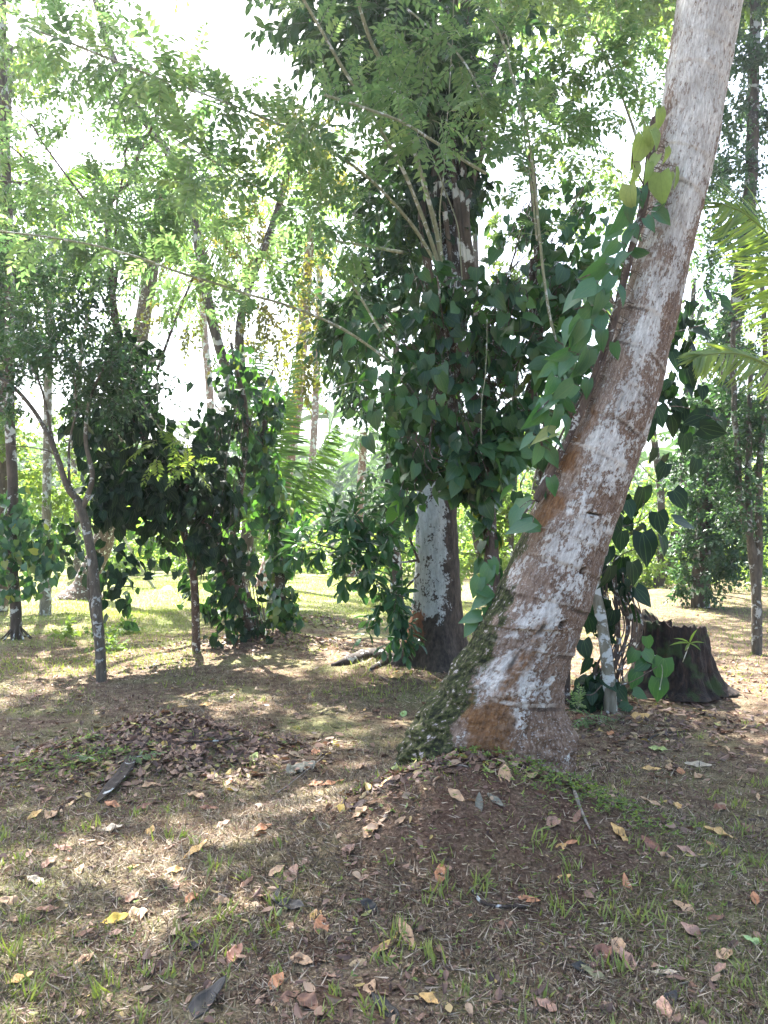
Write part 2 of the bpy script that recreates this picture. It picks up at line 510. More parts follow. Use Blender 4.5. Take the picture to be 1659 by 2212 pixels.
M['bark_brown'] = bark('brown_branch_bark', (.05, .035, .03), (.10, .07, .055), (.17, .13, .10), amt=0.15, sc=3)
M['bark_lichen'] = bark('lichen_bark', (.03, .025, .022), (.075, .06, .05), (.13, .105, .085), lich=(.50, .54, .53), amt=0.85, sc=1.0, bumpd=0.012)
M['palm_red'] = bark('ringed_palm_bark', (.10, .06, .045), (.22, .13, .10), (.34, .24, .19), amt=0.3, sc=1.2)
M['stump'] = bark('rotten_wood', (.005, .004, .003), (.022, .014, .011), (.07, .038, .025), amt=0.0, sc=1.6, bumpd=0.03, moss=(.03, .05, .015), mossamt=0.35)
M['root'] = bark('root_bark', (.014, .011, .009), (.035, .026, .021), (.07, .052, .042), amt=0.1, sc=2)
M['stick'] = bark('dry_stick', (.12, .10, .085), (.22, .19, .16), (.34, .30, .26), amt=0.0, sc=4)

# ------------------------------------------------------------------ ground
def build_ground():
    def axis(a, b, n, k):
        u = np.linspace(-1, 1, n)
        s_ = np.sinh(u * k) / math.sinh(k)
        return a + (b - a) * (s_ + 1) / 2
    xs = np.sort(np.concatenate([np.linspace(-3.4, 3.4, 250), -3.4 - 300 * (np.geomspace(1, 101, 70)[1:] - 1) / 100, 3.4 + 300 * (np.geomspace(1, 101, 70)[1:] - 1) / 100]))
    ys = np.concatenate([np.linspace(-20, 1.4, 40)[:-1], np.linspace(1.4, 9.5, 330), 9.5 + 700 * (np.geomspace(1, 401, 190)[1:] - 1) / 400])
    X, Y = np.meshgrid(xs, ys)
    Z = H(X, Y)
    n, m = X.shape
    v = np.stack([X, Y, Z], -1).reshape(-1, 3)
    i, j = np.meshgrid(np.arange(n - 1), np.arange(m - 1), indexing='ij')
    q = np.stack([i * m + j, i * m + j + 1, (i + 1) * m + j + 1, (i + 1) * m + j], -1).reshape(-1, 4)
    mt, nt, b = newmat('soil_and_grass')
    tc = N(nt, 'ShaderNodeTexCoord').outputs['Object']
    fine = noise(nt, tc, 70, 5, 0.7)
    mid = noise(nt, tc, 9, 5, 0.6)
    big = noise(nt, tc, 1.1, 4, 0.55)
    soil = ramp(nt, fine, [(.3, (.035, .021, .014)), (.5, (.10, .064, .045)), (.7, (.22, .155, .115))])
    straw = ramp(nt, fine, [(.3, (.065, .048, .032)), (.5, (.175, .135, .09)), (.7, (.36, .29, .205))])
    green = ramp(nt, fine, [(.3, (.10, .12, .04)), (.5, (.20, .23, .09)), (.72, (.34, .36, .17))])
    c = mix(nt, ramp(nt, mid, [(.42, (0, 0, 0)), (.58, (1, 1, 1))]), soil, straw)
    sep = N(nt, 'ShaderNodeSeparateXYZ'); nt.links.new(tc, sep.inputs[0])
    far = N(nt, 'ShaderNodeMapRange'); nt.links.new(sep.outputs[1], far.inputs[0])
    far.inputs[1].default_value = 9; far.inputs[2].default_value = 16
    gm = math_(nt, 'ADD', math_(nt, 'MULTIPLY', math_(nt, 'SUBTRACT', big, 0.5), 3.0), math_(nt, 'MULTIPLY', far.outputs[0], 0.75), True)
    # the right-hand side stays bare soil
    rt = N(nt, 'ShaderNodeMapRange'); nt.links.new(sep.outputs[0], rt.inputs[0])
    rt.inputs[1].default_value = 1.2; rt.inputs[2].default_value = 3.2; rt.inputs[3].default_value = 1; rt.inputs[4].default_value = 0.12
    gm = math_(nt, 'MULTIPLY', gm, rt.outputs[0])
    c = mix(nt, gm, c, green)
    vd = N(nt, 'ShaderNodeVectorMath', operation='DISTANCE'); nt.links.new(tc, vd.inputs[0]); vd.inputs[1].default_value = (.6, 3.75, .2)
    md = N(nt, 'ShaderNodeMapRange'); nt.links.new(vd.outputs['Value'], md.inputs[0]); md.inputs[1].default_value = 1.15; md.inputs[2].default_value = .35
    red = ramp(nt, fine, [(.3, (.03, .017, .012)), (.5, (.085, .048, .036)), (.7, (.17, .11, .085))])
    c = mix(nt, ramp(nt, math_(nt, 'ADD', mid, math_(nt, 'MULTIPLY', md.outputs[0], .45)), [(.62, (0, 0, 0)), (.82, (.6, .6, .6))]), c, red)
    nt.links.new(c, b.inputs['Base Color'])
    b.inputs['Roughness'].default_value = 1.0
    b.inputs['Specular IOR Level'].default_value = 0.1
    bump(nt, b, fine, 0.9, 0.02)
    mb = MB(); mb.add(v, q)
    o = mb.build('ground', mt, smooth=True)
    tag(o, kind='structure')
build_ground()

# ------------------------------------------------------------------ leaning palm
def leaning_palm():
    Y0 = 4.2
    prof = [(1660, 858, 1228), (1600, 872, 1226), (1550, 905, 1218), (1500, 938, 1214), (1450, 968, 1224), (1400, 1003, 1240), (1350, 1035, 1258), (1300, 1064, 1276),
            (1200, 1110, 1305), (1100, 1156, 1336), (1000, 1202, 1374), (900, 1247, 1408), (800, 1288, 1436), (700, 1328, 1460), (600, 1360, 1480),
            (500, 1384, 1504), (400, 1405, 1530), (300, 1422, 1550), (200, 1435, 1567), (100, 1448, 1584), (0, 1463, 1603), (-150, 1490, 1625), (-400, 1560, 1690), (-900, 1740, 1860), (-1400, 1960, 2070)]
    A, Rd = [], []
    for k, (y, l, r_) in enumerate(prof):
        dy = 0.0 if y > 1000 else 0.0
        A.append(P((l + r_) / 2, y, Y0))
        Rd.append((r_ - l) / 2 * Y0 / FPX)
    A = np.array(A); Rd = np.array(Rd)
    AR = spline(np.hstack([A, Rd[:, None]]), 900)
    pts, rad = AR[:, :3], AR[:, 3].copy()
    t = nrm(np.gradient(pts, axis=0))
    w = np.clip((pts[:, 2] - 0.9) / 1.2, 0, 1)[:, None]        # cross-sections turn from level at the bole to square on the stem
    t2 = nrm(t * w * 0.75 + np.array([0, 0, 1.0]) * (1 - w * 0.75))
    cosl = np.abs(t2[:, 2])
    S = 128
    th = np.linspace(0, 2 * math.pi, S, endpoint=False)
    e1 = nrm(np.cross(np.array([0, 1.0, 0]), t2))              # points right
    e2 = np.cross(t2, e1)
    Lr = np.concatenate([[0], np.cumsum(np.linalg.norm(np.diff(pts, axis=0), axis=1))])
    # ring scars
    rings = [0.12]
    rr = np.random.RandomState(8)
    while rings[-1] < Lr[-1]:
        rings.append(rings[-1] + 0.09 + 0.20 * rr.rand())
    rings = np.array(rings)
    TH, LL = np.meshgrid(th, Lr)
    lp = LL + 0.06 * np.cos(TH - 0.3) + 0.02 * fbm(np.stack([np.cos(TH) * 1.5, np.sin(TH) * 1.5, LL * 2], -1), 3)
    idx = np.clip(np.searchsorted(rings, lp.ravel()).reshape(lp.shape), 1, len(rings) - 1)
    ph = (lp - rings[idx - 1]) / (rings[idx] - rings[idx - 1])
    step = -0.010 * ph ** 1.0 + 0.003 * (ph > .9) * (ph - .9) / .1
    amp = (0.15 + 0.85 * rr.rand(len(rings)))[idx] * np.clip(1.6 - LL * .28, .35, 1)
    pn = np.stack([np.cos(TH) * .25, np.sin(TH) * .25, LL], -1)
    d = step * amp + 0.012 * fbm(pn * 6, 4) + 0.004 * fbm(pn * np.array([60, 60, 9]), 3)
    low = np.clip(1 - (LL - 0.0) / 1.1, 0, 1)
    left = np.clip(-np.cos(TH), 0, 1)
    d += low * left * 0.07 * fbm(pn * 13 + 4, 4) + low * 0.03 * fbm(pn * 22, 3) + .006 * fbm(pn * np.array([70, 70, 40.]), 2) * (.4 + low)
    d += np.exp(-LL / .10) * .05 * (np.cos(TH * 9 + 3 * vnoise(pn * 4)) * .5 + .2)
    # swelling knob on the right foot, shallow gap under it
    knob = np.exp(-((np.mod(TH + math.pi, 2 * math.pi) - math.pi + 0.25) / 0.5) ** 2 - ((LL - 0.17) / 0.10) ** 2)
    d += knob * (0.05 + 0.012 * np.sin(TH * 40 + LL * 30))
    # weep holes
    for (a0, l0, sa, sl_) in [(-1.15, 1.12, .045, .018), (-1.75, .62, .02, .05), (-1.35, 1.42, .18, .005), (-0.95, 1.36, .02, .015), (-1.2, .83, .04, .02), (-1.55, .80, .03, .03), (-2.0, .12, .09, .05), (-1.45, 2.2, .02, .04), (-1.75, 2.0, .02, .05), (-0.9, 1.9, .05, .01), (-0.7, 2.45, .015, .06)]:
        da = np.mod(TH - a0 + math.pi, 2 * math.pi) - math.pi
        d -= 0.035 * np.exp(-(da / sa) ** 4 - ((LL - l0) / sl_) ** 4)
    rfull = (rad * np.where(w[:, 0] > 0, 1, 1))[:, None]
    # keep picture width: in-plane radius = rad * projection
    k1 = 1.0 / np.maximum(np.abs(e1[:, 0]), 0.5)
    rx = rad * np.clip(cosl, .8, 1)
    # base foot: deeper front-to-back is rounder and smaller than the sideways flare
    ry = np.where(pts[:, 2] < 1.0, np.minimum(rad, 0.22 + 0.45 * np.clip(rad - 0.2, 0, 1)), rad * np.clip(cosl, .8, 1))
    V = pts[:, None] + e1[:, None] * ((rx[:, None] + d) * np.cos(TH))[..., None] + e2[:, None] * ((ry[:, None] + d) * np.sin(TH))[..., None]
    base = base_on_ground(pts[0]); 
    root = thing('leaning_palm', (base[0], base[1], base[2]), 'thick leaning palm trunk blotched white, red-brown and mossy, rising from the mound', 'palm tree')
    n = len(pts)
    i, j = np.meshgrid(np.arange(n - 1), np.arange(S), indexing='ij')
    j2 = (j + 1) % S
    q = np.stack([i * S + j, i * S + j2, (i + 1) * S + j2, (i + 1) * S + j], -1).reshape(-1, 4)
    mb = MB()
    uv = np.stack([np.cos(TH) * .22, np.sin(TH) * .22, LL], -1).reshape(-1, 3)
    mb.add(V.reshape(-1, 3), [q, np.arange(S)[::-1][None]], 0.5, uv)
    # where each growth sits on the trunk
    fa = np.mod(TH, 2 * math.pi) - math.pi * 1.5               # 0 = facing the camera side, negative = left
    fa = np.mod(TH + math.pi / 2 + math.pi, 2 * math.pi) - math.pi
    a = fa                                                      # -pi/2 left .. +pi/2 right
    wob = 0.35 * fbm(pn * 3 + 2, 3)
    white = np.clip(1.15 - np.abs(a + 0.15 - 0.25 * np.clip(1 - LL / 2, 0, 1)) / (0.55 + 0.35 * np.clip(LL - 2.0, 0, 1.4)), 0, 1) * np.clip(LL / 0.5, 0.3, 1)
    pq = np.stack([np.cos(TH) * .22, np.sin(TH) * .22, LL * .75], -1)
    wob2 = .9 * fbm(pq * 9 + 40, 4) + .5 * fbm(pq * 3.5 + 11, 2)
    white = np.clip(.32 - .16 * np.clip(1 - LL / 2.0, 0, 1) + .5 * white + 0.42 * np.clip((LL - 2.6) / 1.5, 0, 1) + wob2, 0, 1)
    moss = np.clip((-a - 0.25) * 1.3, 0, 1) * np.clip(1.25 - LL / 1.15, 0, 1) * 1.5 + np.clip((-a - 0.95) * 1.6, 0, 1) * np.clip(2.6 - LL, 0, 1) * 1.2 * (0.5 + fbm(pn * 4 + 8, 3))
    moss = np.clip(moss + 0.5 * wob + .7 * fbm(pq * 10 + 3, 4) * (moss > .02), 0, 1)
    orange = np.exp(-((a + 0.12) / 0.30) ** 2 - ((LL - 0.22) / 0.42) ** 2) * 1.5 + 0.85 * np.exp(-((a + 0.95) / 0.35) ** 2 - ((LL - 1.55) / 0.4) ** 2) + 0.5 * np.exp(-((a + 0.1) / .3) ** 2 - ((LL - .62) / .15) ** 2)
    orange = np.clip(orange + 1.6 * fbm(pq * 12 + 70, 4) * (orange > .1), 0, 1.3)
    scar = ((ph > 0.0) & (ph < 0.07)).astype(float) * np.clip(1.5 * vnoise(pn * 9 + 3) + .6, 0, 1)
    hole = np.zeros_like(LL)
    for (a0, l0, sa, sl_) in [(-1.15, 1.12, .045, .018), (-1.75, .62, .02, .05), (-1.35, 1.42, .18, .005), (-0.95, 1.36, .02, .015), (-1.2, .83, .04, .02), (-1.55, .80, .03, .03), (-2.0, .12, .09, .05)]:
        da = np.mod(TH - a0 + math.pi, 2 * math.pi) - math.pi
        hole = np.maximum(hole, np.exp(-(da / sa) ** 4 - ((LL - l0) / sl_) ** 4))
    mt, nt, b = newmat('palm_bark')
    vec = attr(nt, 'luv', 'Vector')
    fib = noise(nt, mapping(nt, vec, (85, 85, 22)), 1.0, 6, 0.7)
    bl = noise(nt, mapping(nt, vec, (16, 16, 10)), 1.0, 8, 0.7, 0.4)
    bl2 = noise(nt, mapping(nt, vec, (50, 50, 36)), 1.0, 6, 0.65)
    bl3 = noise(nt, mapping(nt, vec, (140, 140, 90)), 1.0, 3, 0.6)
    bigv = noise(nt, mapping(nt, vec, (5, 5, 3)), 1.0, 4, 0.6)
    red = ramp(nt, fib, [(.30, (.045, .027, .017)), (.46, (.14, .088, .058)), (.58, (.23, .155, .108)), (.7, (.36, .285, .22))])
    pale = ramp(nt, fib, [(.35, (.15, .105, .08)), (.5, (.29, .225, .18)), (.65, (.42, .355, .30))])
    c = mix(nt, ramp(nt, attr(nt, 'rnd2'), [(0, (0, 0, 0)), (1, (.8, .8, .8))]), red, pale)
    # white lichen
    mixn = math_(nt, 'ADD', math_(nt, 'ADD', math_(nt, 'MULTIPLY', bl, .42), math_(nt, 'MULTIPLY', bl2, .38)), math_(nt, 'MULTIPLY', bl3, .20))
    wth = math_(nt, 'ADD', mixn, math_(nt, 'MULTIPLY', math_(nt, 'SUBTRACT', attr(nt, 'white'), 0.48), 0.17))
    wf = ramp(nt, wth, [(.485, (0, 0, 0)), (.52, (1, 1, 1))])
    wcol = ramp(nt, fib, [(.3, (.31, .295, .265)), (.48, (.52, .505, .47)), (.64, (.74, .73, .69))])
    # pinkish brown specks
    c = mix(nt, wf, c, wcol)
    inv = noise(nt, mapping(nt, vec, (38, 38, 22)), 1.0, 7, .7)
    c = mix(nt, ramp(nt, inv, [(.55, (0, 0, 0)), (.62, (.8, .8, .8))]), c, mix(nt, .5, red, pale))
    sp = ramp(nt, bl3, [(.56, (0, 0, 0)), (.62, (1, 1, 1))])
    c = mix(nt, math_(nt, 'MULTIPLY', sp, 0.5), c, (.50, .46, .43))
    bigd = noise(nt, mapping(nt, vec, (7, 7, 4)), 1.0, 5, .6)
    c = mix(nt, ramp(nt, bigd, [(.40, (.55, .55, .55)), (.56, (0, 0, 0))]), c, mix(nt, .6, c, (.10, .07, .055)))
    # moss
    mth = math_(nt, 'ADD', math_(nt, 'ADD', math_(nt, 'MULTIPLY', bl, .55), math_(nt, 'MULTIPLY', bl2, .45)), math_(nt, 'MULTIPLY', math_(nt, 'SUBTRACT', attr(nt, 'moss'), 0.5), 0.5))
    mf = ramp(nt, mth, [(.50, (0, 0, 0)), (.60, (1, 1, 1))])
    mcol = ramp(nt, bl2, [(.38, (.006, .008, .005)), (.46, (.022, .028, .010)), (.53, (.055, .068, .018)), (.575, (.085, .075, .045)), (.61, (.12, .10, .08)), (.63, (.42, .38, .37))])
    oth = math_(nt, 'ADD', math_(nt, 'ADD', math_(nt, 'MULTIPLY', bl, .6), math_(nt, 'MULTIPLY', bl2, .4)), math_(nt, 'MULTIPLY', math_(nt, 'MINIMUM', attr(nt, 'orange'), 1.0), 0.30))
    of = ramp(nt, oth, [(.62, (0, 0, 0)), (.80, (.9, .9, .9))])
    ocol = ramp(nt, fib, [(.3, (.06, .028, .012)), (.55, (.18, .085, .03)), (.75, (.30, .16, .06))])
    c = mix(nt, mf, c, mcol)
    c = mix(nt, of, c, ocol)
    scf = math_(nt, 'MULTIPLY', math_(nt, 'MULTIPLY', attr(nt, 'scar'), math_(nt, 'SUBTRACT', 1.0, attr(nt, 'moss'), True)), ramp(nt, bl2, [(.38, (0, 0, 0)), (.52, (.85, .85, .85))]))
    c = mix(nt, scf, c, (.50, .45, .39))
    c = mix(nt, attr(nt, 'hole'), c, (.01, .008, .006))
    c = mix(nt, math_(nt, 'MULTIPLY', attr(nt, 'ring_crack_shade'), 0.7), c, (.05, .035, .028))  # cracks and the shadow under each ring lip, painted dark into the bark
    nt.links.new(c, b.inputs['Base Color'])
    b.inputs['Roughness'].default_value = 0.85
    b.inputs['Specular IOR Level'].default_value = 0.25
    hh = math_(nt, 'ADD', math_(nt, 'MULTIPLY', fib, 0.7), math_(nt, 'ADD', math_(nt, 'MULTIPLY', wf, 0.25), math_(nt, 'MULTIPLY', bl2, 0.5)))
    bump(nt, b, hh, 0.8, 0.012)
    rnd2 = np.clip(1.0 + wob2 * .5 - .55 * np.clip(1 - LL / 2.4, 0, 1) - np.abs(a + 0.6) / 1.3 + 0.5 * np.clip((LL - 2.5) / 1.5, 0, 1) + wob, 0, 1)
    mb.build('trunk', mt, root, smooth=True, extra={'white': white.ravel(), 'moss': moss.ravel(), 'orange': orange.ravel(), 'scar': scar.ravel(), 'hole': np.clip(hole, 0, 1).ravel(), 'rnd2': rnd2.ravel(), 'ring_crack_shade': ((ph > .93) * (ph < 1.0) * np.clip(2.2 * vnoise(pn * np.array([6, 6, 5.]) + 11) - .1, 0, 1) * (LL < 3.2)).ravel()})
    # crown of fronds, above the picture
    top = pts[-1]
    for k in range(14):
        az = k * 2.4
        el = 0.9 - 0.09 * k
        make_frond(top, (math.cos(az) * math.cos(el), math.sin(az) * math.cos(el), math.sin(el)), 3.4, 1.3, 70, 0.75, root)
    return root, pts, rx

def make_frond(start, d, L, droop, nl, ll, parent, mat='palm', w=0.035, twist=0.0, hang=0.7, name='frond', wf=1.0, r=None):
    start = np.asarray(start, float); d = nrm(d)
    mb = MB()
    u = np.linspace(0, 1, 26)
    g = np.array([0, 0, -1.0])
    pth = start + d * L * u[:, None] + g * droop * L * 0.5 * (u ** 2)[:, None]
    mb.tube(pth, 0.016 * (1 - u * .88) * (L / 3.0 + .2), 5, r=0.9)
    uu = np.linspace(0.14, 0.99, nl)
    p = start + d * L * uu[:, None] + g * droop * L * 0.5 * (uu ** 2)[:, None]
    t = nrm(d + g * droop * uu[:, None])
    side = nrm(np.cross(t, np.array([math.sin(twist), 0.05, math.cos(twist)])))
    upn = np.cross(side, t)
    pf = np.sin(np.clip(uu * 1.0 + 0.12, 0, 1) * math.pi) ** 0.55
    BL = strip_leaf([0, .3, .65, 1], [.35, .5, .4, .02], 0.03, 0.35)
    for s_ in (-1, 1):
        tip = nrm(side * s_ * 0.9 + t * (0.55 + 0.6 * uu[:, None] ** 2) + g * hang * (0.4 + 0.4 * rs.rand(nl, 1)) + upn * 0.1 + 0.07 * rs.randn(nl, 3))
        scatter(mb, BL, p, tip, nrm(upn + side * s_ * 0.3 + 0.15 * rs.randn(nl, 3)), ll * pf * (0.85 + 0.2 * rs.rand(nl)), w * wf * (0.5 + 0.5 * pf), (rs.rand(nl) * .6 + .2) if r is None else r * np.ones(nl), 0.6 + .9 * rs.rand(nl))
    return mb.build(name, M[mat], parent)

palm_root, palm_pts, palm_rad = leaning_palm()

# ------------------------------------------------------------------ pepper vine climbing the palm
def vine_on_palm():
    Ypalm = 4.2
    Lp = palm_pts
    edge = [(1155, 1080), (1195, 1000), (1240, 905), (1285, 800), (1325, 690), (1345, 600), (1372, 500), (1396, 410), (1405, 330), (1412, 250)]
    path = spline([P(x + 4, y, Ypalm - 0.10) for x, y in edge], 60)
    base = base_on_ground(P(930, 1630, 4.0))
    root = thing('pepper_vine', base, 'leafy green vine climbing the left side of the leaning white palm trunk', 'vine')
    mt = MB()
    mt.tube(path, np.linspace(0.02, 0.008, 60), 8)
    for k in range(5):
        off = rs.randn(3) * 0.01
        q = path + off + 0.014 * np.stack([fbm(np.stack([path[:, 2] * 3 + k * 9, path[:, 2] * 0, path[:, 2] * 0 + a_], -1), 2) for a_ in (1, 5, 9)], -1) * 2
        mt.tube(q, 0.006 + 0.003 * rs.rand(), 5)
    # aerial roots gripping the bark
    for k in range(60):
        i = rs.randint(4, 56)
        a = path[i]
        e = a + np.array([0.05 + .07 * rs.rand(), 0.0, -0.06 * rs.rand()])
        mt.tube(np.array([a, (a + e) / 2 + [0, -.01, .0], e + [0, .01, 0]]), 0.0018, 4)
    # side shoots
    shoots = [[(1325, 690), (1290, 660), (1240, 668)], [(1345, 600), (1290, 590), (1245, 605)], [(1285, 800), (1240, 760), (1200, 735)], [(1372, 480), (1400, 450), (1450, 440)],
              [(1240, 905), (1200, 860), (1160, 890)], [(1195, 1000), (1170, 960), (1165, 940)], [(1155, 1080), (1125, 1120), (1100, 1150)], [(1396, 410), (1370, 360), (1365, 330)]]
    for s_ in shoots:
        q = spline([P(x, y, Ypalm - 0.12 - 0.05 * k) for k, (x, y) in enumerate(s_)], 10)
        mt.tube(q, np.linspace(.005, .003, 10), 5)
    # leaves placed as they hang: x, y, length px, direction of the tip (deg, 0 = right, 90 = down), tone 0..1
    LV = [(1295, 655, 58, 95, .55), (1250, 740, 62, 110, .5), (1262, 690, 55, 125, .5), (1235, 650, 60, 140, .55), (1280, 590, 62, 145, .6), (1262, 628, 62, 150, .65), (1300, 575, 50, 130, .6),
          (1310, 620, 50, 120, .5), (1345, 640, 42, 60, .35), (1388, 548, 42, 20, .15), (1298, 705, 48, 100, .5), (1262, 785, 58, 105, .4), (1300, 735, 40, 100, .4), (1225, 715, 55, 130, .6),
          (1245, 720, 60, 115, .6), (1215, 850, 60, 140, .6), (1170, 880, 60, 150, .65), (1190, 835, 50, 110, .5), (1155, 905, 55, 120, .5), (1200, 905, 58, 90, .55), (1225, 925, 46, 60, .4), (1175, 940, 50, 170, .97),
          (1205, 955, 46, 30, .5), (1160, 985, 50, 110, .6), (1230, 880, 42, 60, .4), (1195, 1052, 40, 75, .5), (1150, 1135, 60, 20, .45), (1120, 1140, 65, 160, .5), (1110, 1120, 50, 120, .6),
          (1195, 990, 46, 60, .5), (1135, 955, 42, 140, .6), (1340, 560, 45, 140, .4), (1352, 520, 50, 120, .4), (1340, 480, 55, 110, .5), (1320, 540, 48, 130, .5), (1362, 455, 52, 110, .6),
          (1385, 425, 40, 95, .3), (1405, 485, 36, 60, .5), (1330, 760, 38, 80, .4), (1268, 840, 40, 100, .4), (1250, 800, 45, 120, .5), (1372, 500, 34, 70, .4), (1330, 585, 40, 60, .4), (1220, 790, 56, 135, .6),
          (1185, 800, 50, 150, .6), (1205, 770, 48, 150, .55), (1278, 650, 42, 160, .6), (1435, 470, 40, 40, .5), (1415, 455, 42, 150, .45)]
    YG = [(1425, 260, 44, 80, .4), (1405, 300, 48, 85, .6), (1380, 330, 68, 105, .6), (1418, 300, 40, 60, .4), (1428, 410, 66, 85, .3), (1462, 385, 48, 85, .5), (1372, 375, 50, 85, .8), (1440, 335, 30, 80, .6), (1400, 375, 46, 95, .3), (1448, 385, 26, 90, .8), (1360, 430, 56, 92, .8), (1412, 350, 34, 120, .5)]
    ml, my = MB(), MB()
    for (lst, mm) in ((LV, ml), (YG, my)):
        for (x, y, Lpx, dg, tone) in lst:
            p0 = P(x, y, Ypalm - 0.16 - 0.10 * rs.rand())
            s_ = Ypalm / FPX
            a = R(dg)
            tip = np.array([math.cos(a), -0.25 + 0.5 * rs.rand(), -math.sin(a)])
            st = p0 - nrm(tip) * Lpx * s_ * 0.5
            nor = np.array([0.65 * rs.randn(), -0.8, 0.5 + 0.5 * rs.randn()])
            scatter(mm, HEART, st[None], tip[None], nor[None], Lpx * s_ * 1.0, Lpx * s_ * (0.70 + .25 * rs.rand()), tone, np.array([0.3 + 2.2 * rs.rand()]))
            j = int(np.argmin(np.linalg.norm(path - st, axis=1)))
            q = np.array([path[j], (path[j] + st) / 2 + [0, -.02, .015], st])
            mt.tube(spline(q, 6), 0.002, 4)
    # denser, darker leaves behind the first layer
    vine_leaves(ml, path[:44] + np.array([-0.09, 0.06, 0]), np.full(44, 0.13), 26, 0.10)
    mt.build('stem', M['bark_brown'], root)
    ml.build('foliage', M['pepper_light'], root, smooth=True)
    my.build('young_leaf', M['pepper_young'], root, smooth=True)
    # low shoot at the foot of the trunk
    b2 = base_on_ground(P(1055, 1350, 5.0))
    r2 = thing('pepper_seedling', b2, 'small climbing shoot with pale green leaves at the left foot of the leaning palm', 'vine')
    m1, m2 = MB(), MB()
    q = spline([P(1062, 1395, 4.35), P(1040, 1340, 4.3), P(1030, 1290, 4.3), P(1050, 1240, 4.3)], 14)
    q2 = spline([base_on_ground(P(1062, 1395, 4.6)), P(1062, 1395, 4.35)], 6)
    m2.tube(q, 0.004, 5); m2.tube(q2, 0.004, 5)
    for (x, y, l, dg, tone) in [(1015, 1335, 52, 170, .7), (1060, 1330, 42, 60, .6), (1035, 1300, 50, 150, .7), (1028, 1270, 48, 110, .6), (1050, 1245, 50, 110, .6), (1055, 1280, 46, 20, .6), (1065, 1300, 40, 10, .5), (1040, 1355, 36, 100, .7), (1012, 1360, 40, 130, .75), (1070, 1225, 38, 60, .6)]:
        a = R(dg); p0 = P(x, y, 4.2); s_ = 4.2 / FPX
        tip = np.array([math.cos(a), -.1, -math.sin(a)])
        scatter(m1, HEART, (p0 - nrm(tip) * l * s_ * .5)[None], tip[None], np.array([[0.2 * rs.randn(), -.8, .7]]), l * s_, l * s_ * .85, tone)
    m2.build('stem', M['bark_green'], r2); m1.build('foliage', M['pepper_light'], r2, smooth=True)
vine_on_palm()

# ------------------------------------------------------------------ generic tree pieces
def limb(mb, pts, r0, r1, sides=9, n=None, wob=0.02):
    pts = np.asarray(pts, float)
    n = n or max(8, len(pts) * 8)
    q = spline(pts, n)
    q = q + wob * np.stack([fbm(q * 1.7 + a_, 3) for a_ in (0, 31, 57)], -1) * np.linspace(0, 1, n)[:, None]
    rad = np.linspace(r0, r1, n) * (1 + 0.12 * fbm(q * 5, 2))
    mb.tube(q, rad, sides)
    return q
def rough_trunk(mb, ctr, rads, sides=48, n=200, amp=0.06, butt=None, freq=5):
    AR = spline(np.hstack([np.asarray(ctr, float), np.asarray(rads, float)[:, None]]), n)
    pts, rad = AR[:, :3], AR[:, 3]
    th = np.linspace(0, 2 * math.pi, sides, endpoint=False)
    t = nrm(np.gradient(pts, axis=0))
    e1 = nrm(np.cross(np.array([0, 1.0, 0]), t)); e2 = np.cross(t, e1)
    TH, Z = np.meshgrid(th, pts[:, 2])
    L = np.concatenate([[0], np.cumsum(np.linalg.norm(np.diff(pts, axis=0), axis=1))])
    pn = np.stack([np.cos(TH), np.sin(TH), L[:, None] * np.ones_like(TH) * 1.2], -1)
    rr = rad[:, None] * (1 + amp * 2 * fbm(pn * freq * .5, 4) + amp * 0.6 * fbm(pn * freq * 2.5, 3))
    if butt is not None:
        k, amt, hh = butt
        fl = np.exp(-L / hh)[:, None]
        rr = rr * (1 + amt * fl * (0.5 + 0.5 * np.cos(TH * k + 0.7 + 0.6 * np.sin(TH * 2))))
    V = pts[:, None] + e1[:, None] * (rr * np.cos(TH))[..., None] + e2[:, None] * (rr * np.sin(TH))[..., None]
    i, j = np.meshgrid(np.arange(n - 1), np.arange(sides), indexing='ij'); j2 = (j + 1) % sides
    q = np.stack([i * sides + j, i * sides + j2, (i + 1) * sides + j2, (i + 1) * sides + j], -1).reshape(-1, 4)
    mb.add(V.reshape(-1, 3), [q, np.arange((n - 1) * sides, n * sides)[None]], 0.5)
    return pts
def pxclump(ml, mt, x, y, Y, rx, ry, rz, n, style, r=None):
    s_ = Y / FPX
    n = max(4, int(n * style.get('dens', 1.0)))
    clump(ml, mt, P(x, y, Y), (rx * s_, rz, ry * s_), n, style, r)

def along(path, n, u0=0.15, u1=1.0):
    path = np.asarray(path)
    k = (u0 + (u1 - u0) * rs.rand(n)) * (len(path) - 1)
    i = np.minimum(k.astype(int), len(path) - 2)
    f = (k - i)[:, None]
    return path[i] * (1 - f) + path[i + 1] * f, nrm(path[i + 1] - path[i])
def leafy_branch(ml, mt, path, n, style, u0=0.2, u1=1.0):
    p, t = along(path, n, u0, u1)
    side = nrm(np.cross(t, rs.randn(n, 3)))
    sprays(ml, mt, p, t * 0.5 + side, style['L'] * (.7 + .6 * rs.rand(n)), style['K'], style['tpl'], style['ls'], style['droop'], style.get('flat', True), style['tw'], style.get('wf', 1), spread=style.get('spread', .85), jit=style.get('jit', .2), down=style.get('down', .15))

